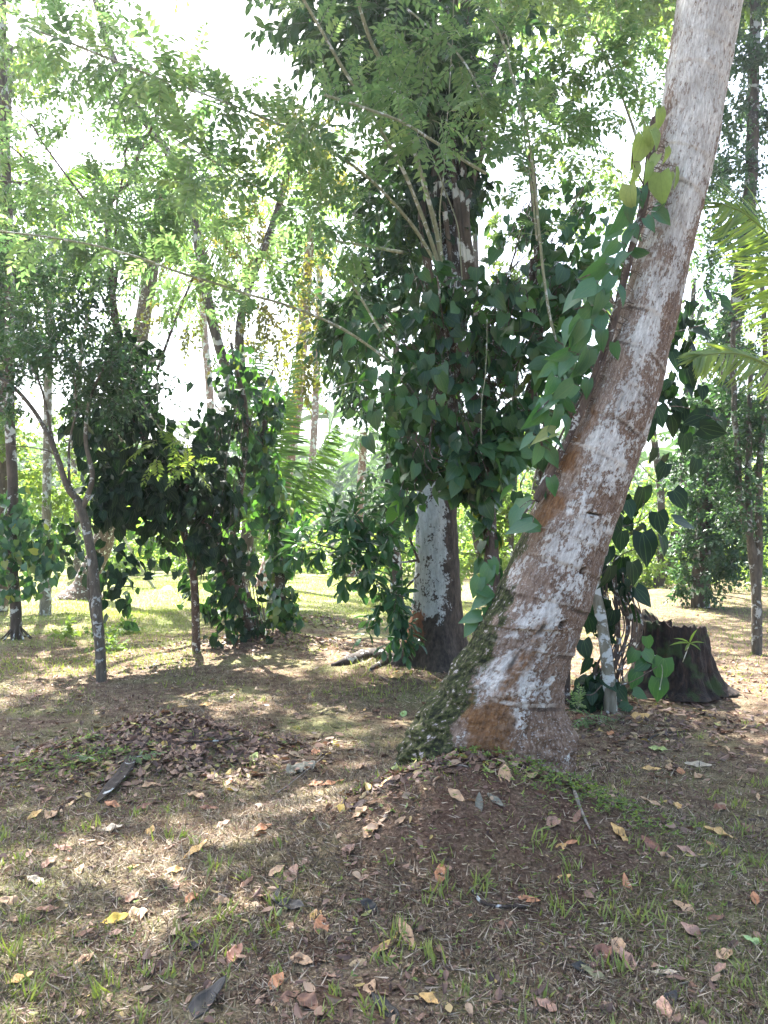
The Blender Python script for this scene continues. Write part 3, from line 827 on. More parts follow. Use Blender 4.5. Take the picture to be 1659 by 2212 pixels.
# ------------------------------------------------------------------ middle tree with white lichen
def middle_tree():
    Y = 8.6
    b = base_on_ground(P(935, 1440, Y))
    root = thing('lichen_tree', b, 'stout tree with white lichen patches and spreading buttress roots in the middle of the grove', 'tree')
    mb = MB()
    ctr = [b - [0, 0, .1], P(938, 1400, Y), P(943, 1330, Y), P(944, 1220, Y), P(944, 1100, Y), P(950, 900, Y), P(965, 700, Y), P(972, 500, Y), P(965, 300, Y), P(958, 100, Y), P(960, -200, Y), P(970, -600, Y), P(990, -1000, Y)]
    rads = [.36, .33, .265, .235, .215, .20, .185, .15, .15, .14, .13, .10, .05]
    tp = rough_trunk(mb, ctr, rads, 72, 420, 0.05, butt=(5, 0.55, 0.28))
    # knobby burrs
    # limbs
    up = P(960, -150, Y)
    tops = []
    for (x, y, dY, r0) in [(700, -150, -1.0, .07), (1250, -250, .3, .07), (800, -500, -1.5, .08), (1150, -700, -.5, .07), (600, -700, .8, .07), (1300, -900, -1.2, .06), (950, -1100, 0, .06)]:
        e = P(x, y, Y + dY)
        st = tp[int(len(tp) * (0.62 if y > -400 else 0.78))]
        limb(mb, [st, (st + e) / 2 + [0, 0, .25], e], r0, .02, 8)
        tops.append(e)
    mt_, nt, bs = newmat('lichen_tree_bark')
    tc = N(nt, 'ShaderNodeTexCoord').outputs['Object']
    fib = noise(nt, mapping(nt, tc, (1, 1, .35)), 26, 6, .65)
    bl = noise(nt, mapping(nt, tc, (1, 1, .7)), 11, 8, .7, .3)
    sep = N(nt, 'ShaderNodeSeparateXYZ'); nt.links.new(tc, sep.inputs[0])
    zz = sep.outputs[2]; xx = sep.outputs[0]
    c = ramp(nt, fib, [(.3, (.012, .010, .009)), (.5, (.045, .036, .030)), (.72, (.10, .08, .065))])
    def band(v, a0, a1, b0, b1):
        n1 = N(nt, 'ShaderNodeMapRange'); nt.links.new(v, n1.inputs[0]); n1.inputs[1].default_value = a0; n1.inputs[2].default_value = a1
        n2 = N(nt, 'ShaderNodeMapRange'); nt.links.new(v, n2.inputs[0]); n2.inputs[1].default_value = b0; n2.inputs[2].default_value = b1; n2.inputs[3].default_value = 1; n2.inputs[4].default_value = 0
        return math_(nt, 'MULTIPLY', n1.outputs[0], n2.outputs[0])
    zone = math_(nt, 'MULTIPLY', band(zz, .30, .55, 1.9, 2.6), band(xx, -.6, -.5, .08, .24))
    zone2 = math_(nt, 'MULTIPLY', band(zz, 2.6, 2.9, 30, 31), 0.62)
    zn = math_(nt, 'MAXIMUM', zone, zone2)
    f = ramp(nt, math_(nt, 'ADD', math_(nt, 'ADD', math_(nt, 'MULTIPLY', bl, .62), math_(nt, 'MULTIPLY', noise(nt, tc, 42, 6, .7), .38)), math_(nt, 'MULTIPLY', math_(nt, 'SUBTRACT', zn, .74), .24)), [(.50, (0, 0, 0)), (.53, (1, 1, 1))])
    lc = ramp(nt, fib, [(.3, (.28, .31, .31)), (.6, (.46, .50, .51))])
    c = mix(nt, f, c, lc)
    oz = math_(nt, 'MULTIPLY', band(zz, .05, .3, .48, .62), band(xx, -.6, -.5, -.16, -.06))
    of = ramp(nt, math_(nt, 'ADD', bl, math_(nt, 'MULTIPLY', oz, .35)), [(.66, (0, 0, 0)), (.74, (1, 1, 1))])
    c = mix(nt, of, c, ramp(nt, fib, [(.3, (.10, .04, .02)), (.6, (.24, .11, .06))]))
    nt.links.new(c, bs.inputs['Base Color']); bs.inputs['Roughness'].default_value = .92
    bump(nt, bs, fib, .8, .02)
    mb.build('trunk', mt_, root, smooth=True)
    # root running left
    rm = MB()
    for pl in ([(880, 1400, .07), (850, 1425, .06), (800, 1420, .07), (760, 1432, .06), (715, 1440, .02)], [(870, 1390, .08), (855, 1410, .07), (838, 1432, .05), (800, 1450, .02)], [(980, 1420, .08), (1010, 1445, .06), (1040, 1460, .02)]):
        q = []
        for (x, y, r0) in pl:
            g = G(x, y); q.append([g[0], g[1] if y > 1410 else Y - .1, g[2] + r0 * .35, r0])
        q = np.array(q); q[0, 1] = Y - .15; q[0, 2] = .12
        q = spline(q, 40)
        pp = q[:, :3] + .03 * np.stack([fbm(q[:, :3] * 6 + a_, 3) for a_ in (0, 9, 20)], -1)
        rm.tube(pp, np.maximum(q[:, 3], .01) * (1 + .5 * fbm(pp * 9, 2)), 14)
    rm.build('root', M['root'], root, smooth=True)
    ml, mtw = MB(), MB()
    # visible crown, dark broad leaves
    for (x, y, dY, rx, ry, rz, n) in [(760, 60, -1, 110, 90, .8, 150), (830, 150, -.8, 90, 90, .7, 110), (900, 60, -1, 90, 80, .8, 110), (720, -80, -1, 160, 90, 1.0, 150), (900, 330, .5, 70, 110, .5, 130), (880, 440, .5, 80, 80, .5, 110), (1010, 330, .6, 40, 110, .4, 80),
                                      (1030, 120, -.5, 120, 110, .8, 56), (1180, 60, 0, 120, 100, .8, 34), (1250, 200, .5, 90, 70, .7, 26), (960, 200, -.2, 50, 110, .35, 110), (860, 620, .5, 90, 100, .5, 110), (790, 700, .5, 70, 90, .5, 100)]:
        pxclump(ml, mtw, x, y, Y + dY, rx, ry, rz, n, BROAD)
    for (x, y, dY, rr, n) in [(700, -350, -1.0, 1.1, 150), (1250, -350, .3, 1.1, 90), (800, -600, -1.5, 1.4, 180), (1150, -750, -.5, 1.4, 200), (600, -800, .8, 1.4, 170), (1350, -950, -1.2, 1.4, 130), (950, -1150, 0, 1.6, 120), (300, -900, .5, 1.4, 200), (1500, -500, -.5, 1.2, 160)]:
        clump(ml, None, P(x, y, Y + dY), (rr, rr, rr * .6), n, dict(BROAD, ls=.16, L=.45))
    ml.build('crown', M['broad'], root)
    mtw.build('twig', M['bark_dark'], root)
    ep, es = MB(), MB()
    for (x, y, rx, ry, n) in [(925, 330, 26, 60, 150), (905, 420, 24, 50, 110), (1000, 250, 26, 60, 150), (1005, 350, 22, 60, 130), (940, 210, 26, 60, 130), (985, 130, 30, 60, 120), (935, 80, 30, 60, 110), (925, 480, 22, 50, 70), (1015, 430, 16, 30, 40)]:
        heart_cloud(ep, P(x, y, Y - .15), (rx * Y / FPX, .22, ry * Y / FPX), n, .12, .6)
    for k in range(9):
        x0 = 905 + 110 * rs.rand()
        es.tube(spline([P(x0 + 20, 620, Y - .1), P(x0, 450, Y - .25), P(x0 + 12 * rs.randn(), 300, Y - .25), P(x0 + 14 * rs.randn(), 100, Y - .2), P(x0, -60, Y - .2)], 24), .018 + .02 * rs.rand(), 6)
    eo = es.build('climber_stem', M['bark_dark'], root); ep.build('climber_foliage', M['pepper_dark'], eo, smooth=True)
    # low glossy branch reaching left over the clearing
    bm, gl = MB(), MB()
    paths = [[(905, 1210), (850, 1215), (780, 1200), (700, 1180), (640, 1160)], [(905, 1240), (860, 1290), (840, 1330)], [(860, 1215), (800, 1150), (760, 1100)], [(780, 1200), (730, 1130), (705, 1080)], [(905, 1215), (870, 1120), (850, 1050)], [(860, 1290), (865, 1340), (858, 1375)]]
    Yb = 8.2
    for k, pl in enumerate(paths):
        q = spline([P(x, y, Yb - .15 * i) for i, (x, y) in enumerate(pl)], 26)
        bm.tube(q, np.linspace(.014, .004, 26), 6)
        leafy_branch(gl, bm, q, [13, 6, 8, 8, 6, 5][k], dict(GLOSSY, ls=.15, L=.2, K=7), .3 if k == 0 else .15)
    for (x, y, rx, ry, n) in [(780, 1200, 70, 50, 36), (835, 1280, 30, 60, 26), (830, 1120, 40, 60, 26), (690, 1180, 40, 25, 14), (735, 1150, 45, 45, 26), (800, 1170, 60, 60, 30), (820, 1230, 45, 60, 30)]:
        pxclump(gl, bm, x, y, Yb - .3, rx, ry, .3, n, dict(GLOSSY, ls=.15, L=.22, K=7))
    br = bm.build('low_branch', M['bark_dark'], root)
    gl.build('branch_foliage', M['glossy'], br)
middle_tree()

# ------------------------------------------------------------------ pollarded support trees with long whips and vines
def whip(mb, pts, Y, dY=0.0, r0=.022, r1=.006, n=40):
    q = spline([P(x, y, Y + dY * k / max(1, len(pts) - 1)) for k, (x, y) in enumerate(pts)], n)
    q = q + .05 * np.stack([fbm(q * 1.3 + a_, 3) for a_ in (3, 21, 40)], -1) * np.sin(np.linspace(0, math.pi, n))[:, None]
    mb.tube(q, .8 * np.linspace(r0, r1, n) * (1 + .25 * fbm(q * 9, 2)), 7)
    return q

def support_trees():
    # ---- first: its whips fan up and to the left
    Y = 6.6
    b = base_on_ground(P(1085, 1400, Y))
    root = thing('vine_clad_tree', b, 'pollarded tree buried in broad heart-shaped leaves, long pale whips fanning upward', 'tree')
    mb = MB()
    st = [b - [0, 0, .05], P(1062, 1200, Y), P(1045, 1020, Y), P(1018, 860, Y), P(1000, 790, Y), P(975, 700, Y), P(962, 610, Y)]
    rough_trunk(mb, st, [.07, .06, .055, .05, .05, .045, .035], 24, 120, .12, freq=8)
    limb(mb, [P(1015, 850, Y), P(1010, 790, Y - .1), P(985, 745, Y - .1), P(955, 700, Y)], .06, .04, 12)
    limb(mb, [P(1012, 810, Y), P(970, 770, Y - .05), P(920, 770, Y)], .04, .02, 10)
    mb.build('trunk', M['bark_brown'], root, smooth=True)
    wm, pl, pt = MB(), MB(), MB()
    W = []
    W.append(whip(wm, [(962, 610), (932, 450), (882, 300), (829, 150), (790, 60), (755, -60)], Y, -.9, .026, .014))
    W.append(whip(wm, [(960, 612), (900, 430), (829, 300), (750, 165), (655, 0), (600, -90)], Y, -1.3, .022, .011))
    W.append(whip(wm, [(962, 610), (950, 470), (962, 360), (972, 200), (980, -40)], Y, -.4, .008, .004))
    W.append(whip(wm, [(958, 600), (895, 490), (829, 415), (750, 350), (650, 295), (550, 245), (450, 205), (300, 150), (170, 100), (60, 60)], Y, -2.0, .017, .007, 70))
    W.append(whip(wm, [(1050, 375), (934, 300), (829, 250), (700, 205)], Y - 1, -.4, .013, .011))
    W.append(whip(wm, [(880, 20), (960, 85), (1010, 150), (1045, 215)], Y - .8, -.2, .010, .008))
    W.append(whip(wm, [(838, 777), (740, 708), (620, 655), (510, 622), (400, 590), (200, 530), (0, 500), (-80, 495)], Y - .4, -1.6, .014, .007, 70))
    W.append(whip(wm, [(822, 717), (780, 640), (737, 568)], Y - .6, -.1, .013, .012))
    W.append(whip(wm, [(615, 445), (550, 400), (450, 345), (360, 290)], Y - 1, -.4, .010, .007))
    W.append(whip(wm, [(840, 815), (730, 835), (640, 895)], Y - .3, -.4, .007, .004))
    W.append(whip(wm, [(870, 545), (800, 535), (725, 520)], Y + .6, .2, .020, .014))
    W.append(whip(wm, [(1000, 620), (985, 480), (930, 330), (895, 240)], Y, -.1, .007, .004))
    W.append(whip(wm, [(885, 560), (900, 620), (895, 730)], Y - .2, 0, .004, .003))
    W.append(whip(wm, [(1052, 690), (1050, 800), (1045, 920), (1040, 960)], Y - .6, 0, .004, .004))
    wm.build('branch', M['bark_green'], root, smooth=True)
    for k, n in ((0, 16), (1, 46), (3, 120), (6, 60), (8, 26), (5, 12), (4, 14)):
        leafy_branch(pl, pt, W[k], n, PINN, .35 if k != 3 else .2)
    # pinnate sprays hanging from the whips
    for (x, y, dY, rx, ry, rz, n) in [(700, 290, -1.1, 110, 60, .5, 66), (590, 440, -1.0, 120, 50, .4, 54), (700, 500, -.9, 90, 60, .4, 46), (620, 330, -1.1, 110, 60, .5, 46), (500, 360, -1.4, 90, 60, .5, 36),
                                      (450, 230, -1.4, 60, 40, .4, 14), (560, 560, -.9, 80, 40, .4, 30), (330, 190, -1.6, 70, 50, .5, 30), (650, 590, -.6, 90, 70, .4, 40), (430, 420, -1.6, 70, 60, .4, 40),
                                      (940, 180, -1.0, 120, 90, .4, 44), (1010, 90, -1.2, 130, 70, .4, 44), (1080, 270, -1.0, 110, 80, .4, 40), (1130, 160, -1.0, 110, 90, .5, 48), (920, 300, -1.2, 60, 40, .3, 20), (1180, 300, -.5, 90, 60, .4, 50), (840, 60, -1, 80, 60, .4, 40), (1290, 120, -.5, 100, 110, .5, 50), (1300, 260, -.3, 80, 70, .4, 34)]:
        pxclump(pl, pt, x, y, Y + dY, rx, ry, rz, n, PINN)
    pl.build('crown', M['pinnate'], root)
    pt.build('leaf_stalk', M['bark_green'], root)
    # the vine on it
    vl, vt = MB(), MB()
    vp = spline([b, P(1050, 1110, Y), P(1000, 1000, Y), P(985, 880, Y), P(960, 760, Y), P(960, 620, Y)], 24)
    s_ = Y / FPX
    vr = np.interp(np.linspace(0, 1, 24), [0, .2, .35, .5, .7, .9, 1], [10, 40, 110, 190, 200, 110, 30]) * s_
    vroot = thing('vine_mass', b + [0.05, 0.05, 0], 'dense dark vine of heart-shaped leaves smothering the pollarded tree beside the lichen tree', 'vine')
    vine_leaves(vl, vp[3:], vr[3:] * .8, 520, .135, squash=.75, mbt=vt)
    for (x, y, dY, rx, ry, rz, n, ls) in [(830, 740, 0, 90, 80, .35, 190, .11), (1080, 650, -.1, 110, 60, .35, 200, .12), (870, 870, -.3, 110, 80, .35, 230, .12), (1120, 780, -.1, 110, 110, .4, 330, .13), (1130, 940, -.1, 90, 80, .35, 210, .13),
                                          (1230, 560, .2, 100, 60, .4, 170, .12), (1210, 660, .1, 90, 90, .4, 220, .13), (1020, 1000, -.2, 90, 60, .3, 150, .12), (900, 980, -.3, 70, 60, .3, 130, .12), (880, 1060, -.2, 50, 50, .25, 70, .12), (1230, 800, 0, 60, 90, .3, 140, .13), (1150, 480, .3, 80, 50, .3, 70, .11), (1260, 470, .4, 80, 50, .3, 80, .11), (940, 640, -.2, 80, 50, .3, 120, .11)]:
        c = P(x, y, Y + dY)
        heart_cloud(vl, c, (rx * s_, rz, ry * s_), int(n * .60), ls * 1.04, 1 if dY < 0 else .8)
        for k in range(10):
            e = c + in_ball(1)[0] * np.array([rx * s_, rz, ry * s_])
            vt.tube(spline([vp[rs.randint(6, 22)], (c + e) / 2 + [0, 0, .1], e], 8), .0035, 4)
    vt.build('stem', M['bark_brown'], vroot)
    vl.build('foliage', M['pepper'], vroot, smooth=True)
    # ---- second support tree, nearer the palm
    b = base_on_ground(P(1215, 1400, 7.0)); Y = 7.0
    root = thing('vine_support_tree', b, 'slender dark forked tree wrapped in vine just left of the leaning palm', 'tree')
    mb = MB()
    limb(mb, [b - [0, 0, .05], P(1195, 1200, Y), P(1180, 1040, Y), P(1150, 900, Y), P(1160, 790, Y), P(1165, 650, Y), P(1158, 500, Y), P(1148, 330, Y)], .07, .03, 14, 70)
    limb(mb, [P(1128, 905, Y), P(1142, 850, Y - .05), P(1160, 790, Y), P(1150, 700, Y), P(1150, 560, Y)], .045, .025, 12, 50)
    limb(mb, [b - [0, .1, .05], P(1225, 1200, Y), P(1195, 1060, Y), P(1185, 930, Y)], .04, .03, 10)
    mb.build('trunk', M['bark_brown'], root, smooth=True)
    wm, pl, pt = MB(), MB(), MB()
    W = [whip(wm, [(1222, 800), (1190, 680), (1160, 500), (1140, 300), (1090, 100), (1030, -20)], Y - .7, -.5, .016, .009),
         whip(wm, [(1160, 520), (1135, 300), (1095, 80), (1070, -60)], Y - .6, -.3, .010, .007),
         whip(wm, [(1385, 330), (1345, 200), (1300, 100), (1265, 20)], Y, -.4, .016, .012),
         whip(wm, [(1400, 300), (1380, 190), (1340, 60), (1320, -60)], Y, -.3, .009, .007),
         whip(wm, [(1150, 400), (1130, 330), (1180, 250), (1255, 110)], Y, -.3, .006, .004),
         whip(wm, [(1150, 330), (1200, 200), (1290, 90)], Y, -.3, .006, .004)]
    wm.build('branch', M['bark_green'], root, smooth=True)
    for w_ in W: leafy_branch(pl, pt, w_, 26, PINN, .3)
    for (x, y, dY, rx, ry, rz, n) in [(1360, 70, 0, 90, 90, .5, 56), (1230, 360, .3, 80, 60, .4, 46), (1320, 410, .8, 80, 50, .5, 50), (1380, 250, .2, 60, 90, .4, 50), (1160, 420, .2, 60, 50, .4, 30), (1180, -60, 0, 200, 60, .8, 90), (1400, -90, 0, 160, 60, .8, 80)]:
        pxclump(pl, pt, x, y, Y + dY, rx, ry, rz, n, PINN)
    pl.build('crown', M['pinnate'], root)
    pt.build('leaf_stalk', M['bark_green'], root)
    # bright low pinnate sapling between the trunks
    b = base_on_ground(P(1060, 1345, 7.6))
    root = thing('pinnate_sapling', b, 'bright green sapling with paired leaflets between the lichen tree and leaning palm', 'sapling')
    mb, pl = MB(), MB()
    q = spline([b, P(1058, 1250, 7.5), P(1062, 1150, 7.3), P(1090, 1040, 7.0)], 24)
    mb.tube(q, np.linspace(.03, .01, 24), 8)
    for (x, y, rx, ry, n) in [(1110, 980, 50, 25, 16), (1100, 1060, 60, 35, 26), (1050, 1130, 40, 50, 24), (1040, 1200, 35, 30, 16), (1120, 1010, 40, 30, 16)]:
        pxclump(pl, mb, x, y, 6.9, rx, ry, .2, n, dict(PINN_BIG, jit=.1, L=.22, ls=.06))
    mb.build('trunk', M['bark_green'], root); pl.build('crown', M['bright'], root)
support_trees()

# ------------------------------------------------------------------ left group
def left_group():
    # slender mottled tree
    Y = 7.9
    b = base_on_ground(P(220, 1478, Y))
    root = thing('slender_tree', b, 'slender forked tree with white-mottled bark standing at the left in leaf litter', 'tree')
    mb = MB()
    q = limb(mb, [b - [0, 0, .05], P(216, 1400, Y), P(208, 1300, Y), P(198, 1200, Y), P(180, 1110, Y), P(168, 1080, Y)], .052, .042, 20, 90)
    f0 = q[-1]
    for pl, r0 in (([(168, 1080), (145, 1050), (118, 970), (75, 890), (20, 830), (-60, 790)], .035), ([(172, 1085), (135, 1020), (110, 930), (90, 840), (60, 780)], .022), ([(178, 1100), (200, 1030), (185, 950), (195, 860), (230, 780)], .03), ([(125, 985), (90, 970), (0, 960)], .01), ([(150, 1050), (150, 960), (165, 880), (160, 800)], .016)):
        limb(mb, [P(x, y, Y - .05 * i) for i, (x, y) in enumerate(pl)], r0, r0 * .35, 10, 44)
    limb(mb, [b + [-.04, .12, 0], P(205, 1350, Y + .2), P(195, 1270, Y + .2), P(200, 1180, Y + .15)], .035, .03, 10)
    mb.build('trunk', M['bark_mottled'], root, smooth=True)
    ml, mt = MB(), MB()
    for (x, y, dY, rx, ry, rz, n) in [(180, 770, 0, 130, 50, .5, 170), (90, 750, .2, 110, 50, .5, 100), (270, 810, -.1, 70, 50, .4, 110), (60, 660, .3, 90, 60, .5, 120), (220, 700, .2, 90, 50, .5, 120), (100, 850, .3, 90, 50, .4, 70), (180, 620, .2, 70, 60, .4, 70), (40, 560, .4, 70, 80, .4, 90), (240, 880, 0, 70, 40, .4, 60), (0, 820, 0, 50, 70, .3, 60)]:
        pxclump(ml, mt, x, y, Y + dY, rx, ry, rz, n, SMALL)
    ml.build('crown', M['small'], root); mt.build('twig', M['bark_dark'], root)
    # weeds at its foot
    b2 = base_on_ground(P(255, 1395, 8.9))
    wr = thing('leafy_weed', b2, 'low leafy weed growing behind the foot of the slender mottled tree', 'weed')
    ml, mt = MB(), MB()
    for (x, y) in ((250, 1390), (280, 1370), (150, 1395), (235, 1405)):
        c = G(x, y)
        clump(ml, mt, c + [0, 0, .1], (.18, .15, .12), 18, dict(SMALL, ls=.08, L=.16, K=6, lift=.6))
    mt.build('stem', M['bark_green'], wr); ml.build('foliage', M['bright'], wr)

    # tall gliricidia rising out of the dark vine
    Y = 7.7
    b = base_on_ground(P(425, 1362, 9.6)); Yt = 8.8
    root = thing('tall_feathery_tree', b, 'tall thin dark-stemmed tree with feathery light green leaves at the upper left', 'tree')
    mb = MB()
    limb(mb, [b - [0, 0, .05], P(415, 1220, 9.4), P(370, 1080, 9.2), P(300, 920, 9.0), P(268, 820, Yt), P(250, 700, Yt), P(240, 600, Yt), P(232, 500, Yt), P(228, 460, Yt)], .05, .032, 14, 110)
    for pl, r0 in (([(243, 640), (252, 590), (250, 520), (252, 440), (262, 400)], .02), ([(228, 460), (245, 430), (285, 385), (300, 330), (330, 270), (350, 190)], .026), ([(285, 385), (270, 340), (275, 290), (240, 180), (170, 90)], .014),
                   ([(230, 480), (190, 440), (100, 320), (60, 260), (0, 215)], .016), ([(105, 425), (75, 400), (40, 395), (0, 392)], .02), ([(250, 700), (200, 600), (160, 530)], .016), ([(262, 400), (270, 330), (235, 260)], .012), ([(105, 425), (60, 350), (0, 300), (-40, 280)], .013),
                   ([(300, 330), (380, 250), (450, 130), (480, 60)], .010), ([(340, 800), (380, 690), (430, 570), (448, 540)], .018), ([(245, 650), (300, 560), (380, 440), (420, 330)], .008)):
        limb(mb, [P(x, y, Yt - .12 * i) for i, (x, y) in enumerate(pl)], r0, r0 * .4, 8, 40)
    mb.build('trunk', M['bark_brown'], root, smooth=True)
    ml, mt = MB(), MB()
    for (x, y, dY, rx, ry, rz, n) in [(120, 60, -.3, 110, 60, .8, 60), (250, 130, -.5, 80, 110, .7, 120), (330, 230, -.5, 70, 120, .7, 110), (180, 220, -.2, 80, 80, .7, 70), (60, 200, 0, 70, 120, .7, 90), (20, 40, 0, 60, 90, .6, 110), (150, 380, -.8, 120, 90, .7, 130), (300, 420, -.8, 100, 100, .7, 130),
                                      (150, 480, -1.4, 110, 50, .5, 110), (230, 500, -1.3, 100, 60, .5, 90), (400, 480, -.3, 90, 110, .7, 120), (380, 320, -.4, 80, 80, .6, 90), (60, 350, -.2, 80, 100, .6, 80), (300, 560, -.4, 90, 70, .6, 80), (440, 620, 0, 80, 60, .6, 60), (200, 560, -.4, 100, 60, .5, 60),
                                      (380, 560, 0, 80, 80, .6, 70), (480, 160, 0, 50, 40, .5, 8), (400, 190, 0, 50, 60, .5, 22), (20, 480, -.5, 60, 60, .5, 50), (330, 640, .1, 70, 60, .5, 40)]:
        pxclump(ml, mt, x, y, Yt + dY, rx, ry, rz, n, PINN_BIG)
    for (x, y, dY, rr, n) in [(100, -200, -.5, 1.3, 170), (-200, -300, 0, 1.4, 170), (-250, 100, 0, 1.2, 120), (-100, -700, 0, 1.5, 160), (300, -450, 1, 1.1, 90)]:
        clump(ml, None, P(x, y, Yt + dY), (rr, rr, rr * .7), n, dict(PINN_BIG, ls=.09, L=.35))
    ml.build('crown', M['pinnate'], root); mt.build('leaf_stalk', M['bark_green'], root)
    troot = root

    # dark vine mass
    Y = 8.9
    b = base_on_ground(P(545, 1400, 10.2))
    vroot = thing('dark_vine_clump', b, 'big near-black clump of heart-leaved vine overhanging the left clearing on two leaning stems', 'vine')
    mb = MB()
    limb(mb, [base_on_ground(P(548, 1400, 10.2)) - [0, 0, .05], P(520, 1310, 10.0), P(490, 1235, 9.8), P(455, 1160, 9.5), P(410, 1070, 9.2), P(330, 960, 9.0)], .075, .05, 14, 70)
    limb(mb, [base_on_ground(P(556, 1398, 10.4)) - [0, 0, .05], P(540, 1300, 10.2), P(500, 1200, 10), P(520, 1060, 9.8), P(530, 900, 9.6), P(510, 800, 9.6)], .05, .03, 10, 70)
    for k in range(40):
        x, y = 330 + 220 * rs.rand(), 850 + 250 * rs.rand()
        e = P(x, y, 9 + .5 * rs.rand())
        d = e + [0.1 * rs.randn(), .1 * rs.randn(), -.4 - .5 * rs.rand()]
        mb.tube(spline([e, (e + d) / 2 + .05 * rs.randn(3), d], 8), .005, 4)
    for k in range(16):
        x = 480 + 80 * rs.rand()
        mb.tube(spline([P(x, 1180, 10), P(x + 15, 1290, 10), base_on_ground(P(x + 30, 1390, 10.1))], 12), .007, 5)
    mb.build('stem', M['bark_brown'], vroot, smooth=True)
    ml = MB()
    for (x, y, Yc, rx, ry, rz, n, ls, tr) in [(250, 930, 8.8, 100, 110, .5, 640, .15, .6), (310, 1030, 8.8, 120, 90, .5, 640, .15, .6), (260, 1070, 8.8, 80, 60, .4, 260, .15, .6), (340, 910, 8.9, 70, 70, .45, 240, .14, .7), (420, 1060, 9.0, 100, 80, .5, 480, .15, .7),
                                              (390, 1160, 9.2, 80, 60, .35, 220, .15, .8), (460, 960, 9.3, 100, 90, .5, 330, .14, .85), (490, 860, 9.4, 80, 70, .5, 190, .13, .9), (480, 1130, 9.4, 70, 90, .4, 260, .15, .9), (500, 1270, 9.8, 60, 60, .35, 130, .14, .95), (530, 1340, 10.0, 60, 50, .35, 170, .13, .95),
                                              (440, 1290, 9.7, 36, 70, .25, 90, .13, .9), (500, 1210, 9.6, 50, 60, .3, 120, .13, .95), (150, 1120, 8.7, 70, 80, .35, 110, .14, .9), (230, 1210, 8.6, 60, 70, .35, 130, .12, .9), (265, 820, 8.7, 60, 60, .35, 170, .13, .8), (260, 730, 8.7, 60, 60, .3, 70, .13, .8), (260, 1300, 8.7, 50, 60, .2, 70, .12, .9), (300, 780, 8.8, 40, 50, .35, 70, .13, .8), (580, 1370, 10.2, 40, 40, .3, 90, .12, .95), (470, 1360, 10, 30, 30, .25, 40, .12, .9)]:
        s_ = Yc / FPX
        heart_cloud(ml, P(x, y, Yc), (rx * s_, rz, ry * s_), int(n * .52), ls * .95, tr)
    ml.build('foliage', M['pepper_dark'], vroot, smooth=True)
    # sunlit pinnate shoot hanging in front of it
    mb, ml = MB(), MB()
    q = spline([P(268, 820, 8.8), P(300, 860, 8.5), P(350, 930, 8.2), P(400, 965, 8.1)], 20)
    mb.tube(q, np.linspace(.012, .004, 20), 6)
    for (x, y, n) in ((350, 950, 14), (395, 970, 18), (360, 1000, 12), (410, 1000, 12)):
        pxclump(ml, mb, x, y, 8.1, 25, 22, .12, n, dict(PINN_BIG, L=.26, ls=.065))
    sh = mb.build('shoot', M['bark_green'], troot); ml.build('shoot_foliage', M['bright'], sh)
    # vine column right of it
    Y = 11.2
    b = base_on_ground(P(612, 1372, Y))
    r_ = thing('vine_column', b, 'narrow vine-wrapped trunk beside the sunny gap, leaves hanging to the ground', 'tree')
    mb, ml = MB(), MB()
    path = [b - [0, 0, .05], P(605, 1260, Y), P(595, 1150, Y), P(580, 1040, Y), P(562, 960, Y), P(575, 900, Y), P(590, 850, Y)]
    limb(mb, path, .08, .04, 14, 60)
    limb(mb, [P(562, 965, Y), P(530, 900, Y), P(515, 820, Y), P(500, 740, Y)], .04, .02, 10)
    limb(mb, [P(575, 900, Y), P(560, 860, Y), P(590, 800, Y)], .03, .015, 8)
    mb.build('trunk', M['bark_dark'], r_, smooth=True)
    vp = spline(path, 20)
    vine_leaves(ml, vp, np.interp(np.linspace(0, 1, 20), [0, .15, .4, .7, 1], [.30, .22, .26, .32, .2]), 560, .13)
    for (x, y, rx, ry, n) in [(570, 1090, 50, 80, 90), (640, 1110, 30, 40, 34), (620, 1180, 30, 60, 40), (545, 990, 50, 60, 60), (610, 1350, 45, 40, 90), (620, 1300, 30, 40, 40), (510, 800, 60, 60, 80), (560, 850, 50, 50, 50)]:
        s_ = Y / FPX
        u = in_ball(n); p = P(x, y, Y - .2) + u * np.array([rx * s_, .3, ry * s_])
        L = .13 * (.6 + .6 * rs.rand(n))
        scatter(ml, HEART, p, nrm(np.array([0, 0, -1.0]) + .5 * rs.randn(n, 3)), nrm(u + [0, -.3, .5] + .4 * rs.randn(n, 3)), L, L, None, .5 + rs.rand(n))
    ml.build('foliage', M['pepper'], r_, smooth=True)
    # far left vine-clad post and small post
    Y = 10.9
    b = base_on_ground(P(36, 1378, Y))
    r_ = thing('leafy_post_tree', b, 'thin dark stem with a leafy vine collar at the far left edge', 'tree')
    mb, ml, mt = MB(), MB(), MB()
    pth = [b - [0, 0, .05], P(33, 1300, Y), P(25, 1200, Y), P(28, 1050, Y), P(20, 900, Y), P(22, 700, Y), P(15, 400, Y), P(5, 100, Y), P(0, -300, Y)]
    limb(mb, pth, .075, .06, 12, 80)
    for k in range(10):
        a = k * .7
        mb.tube(spline([b + [0, 0, .25], b + [.12 * math.cos(a), .12 * math.sin(a), .1], b + [.22 * math.cos(a), .22 * math.sin(a), 0.0]], 6), .012, 5)
    mb.build('trunk', M['bark_dark'], r_, smooth=True)
    vp = spline(pth[1:4], 14)
    vine_leaves(ml, vp, np.full(14, .42), 230, .12)
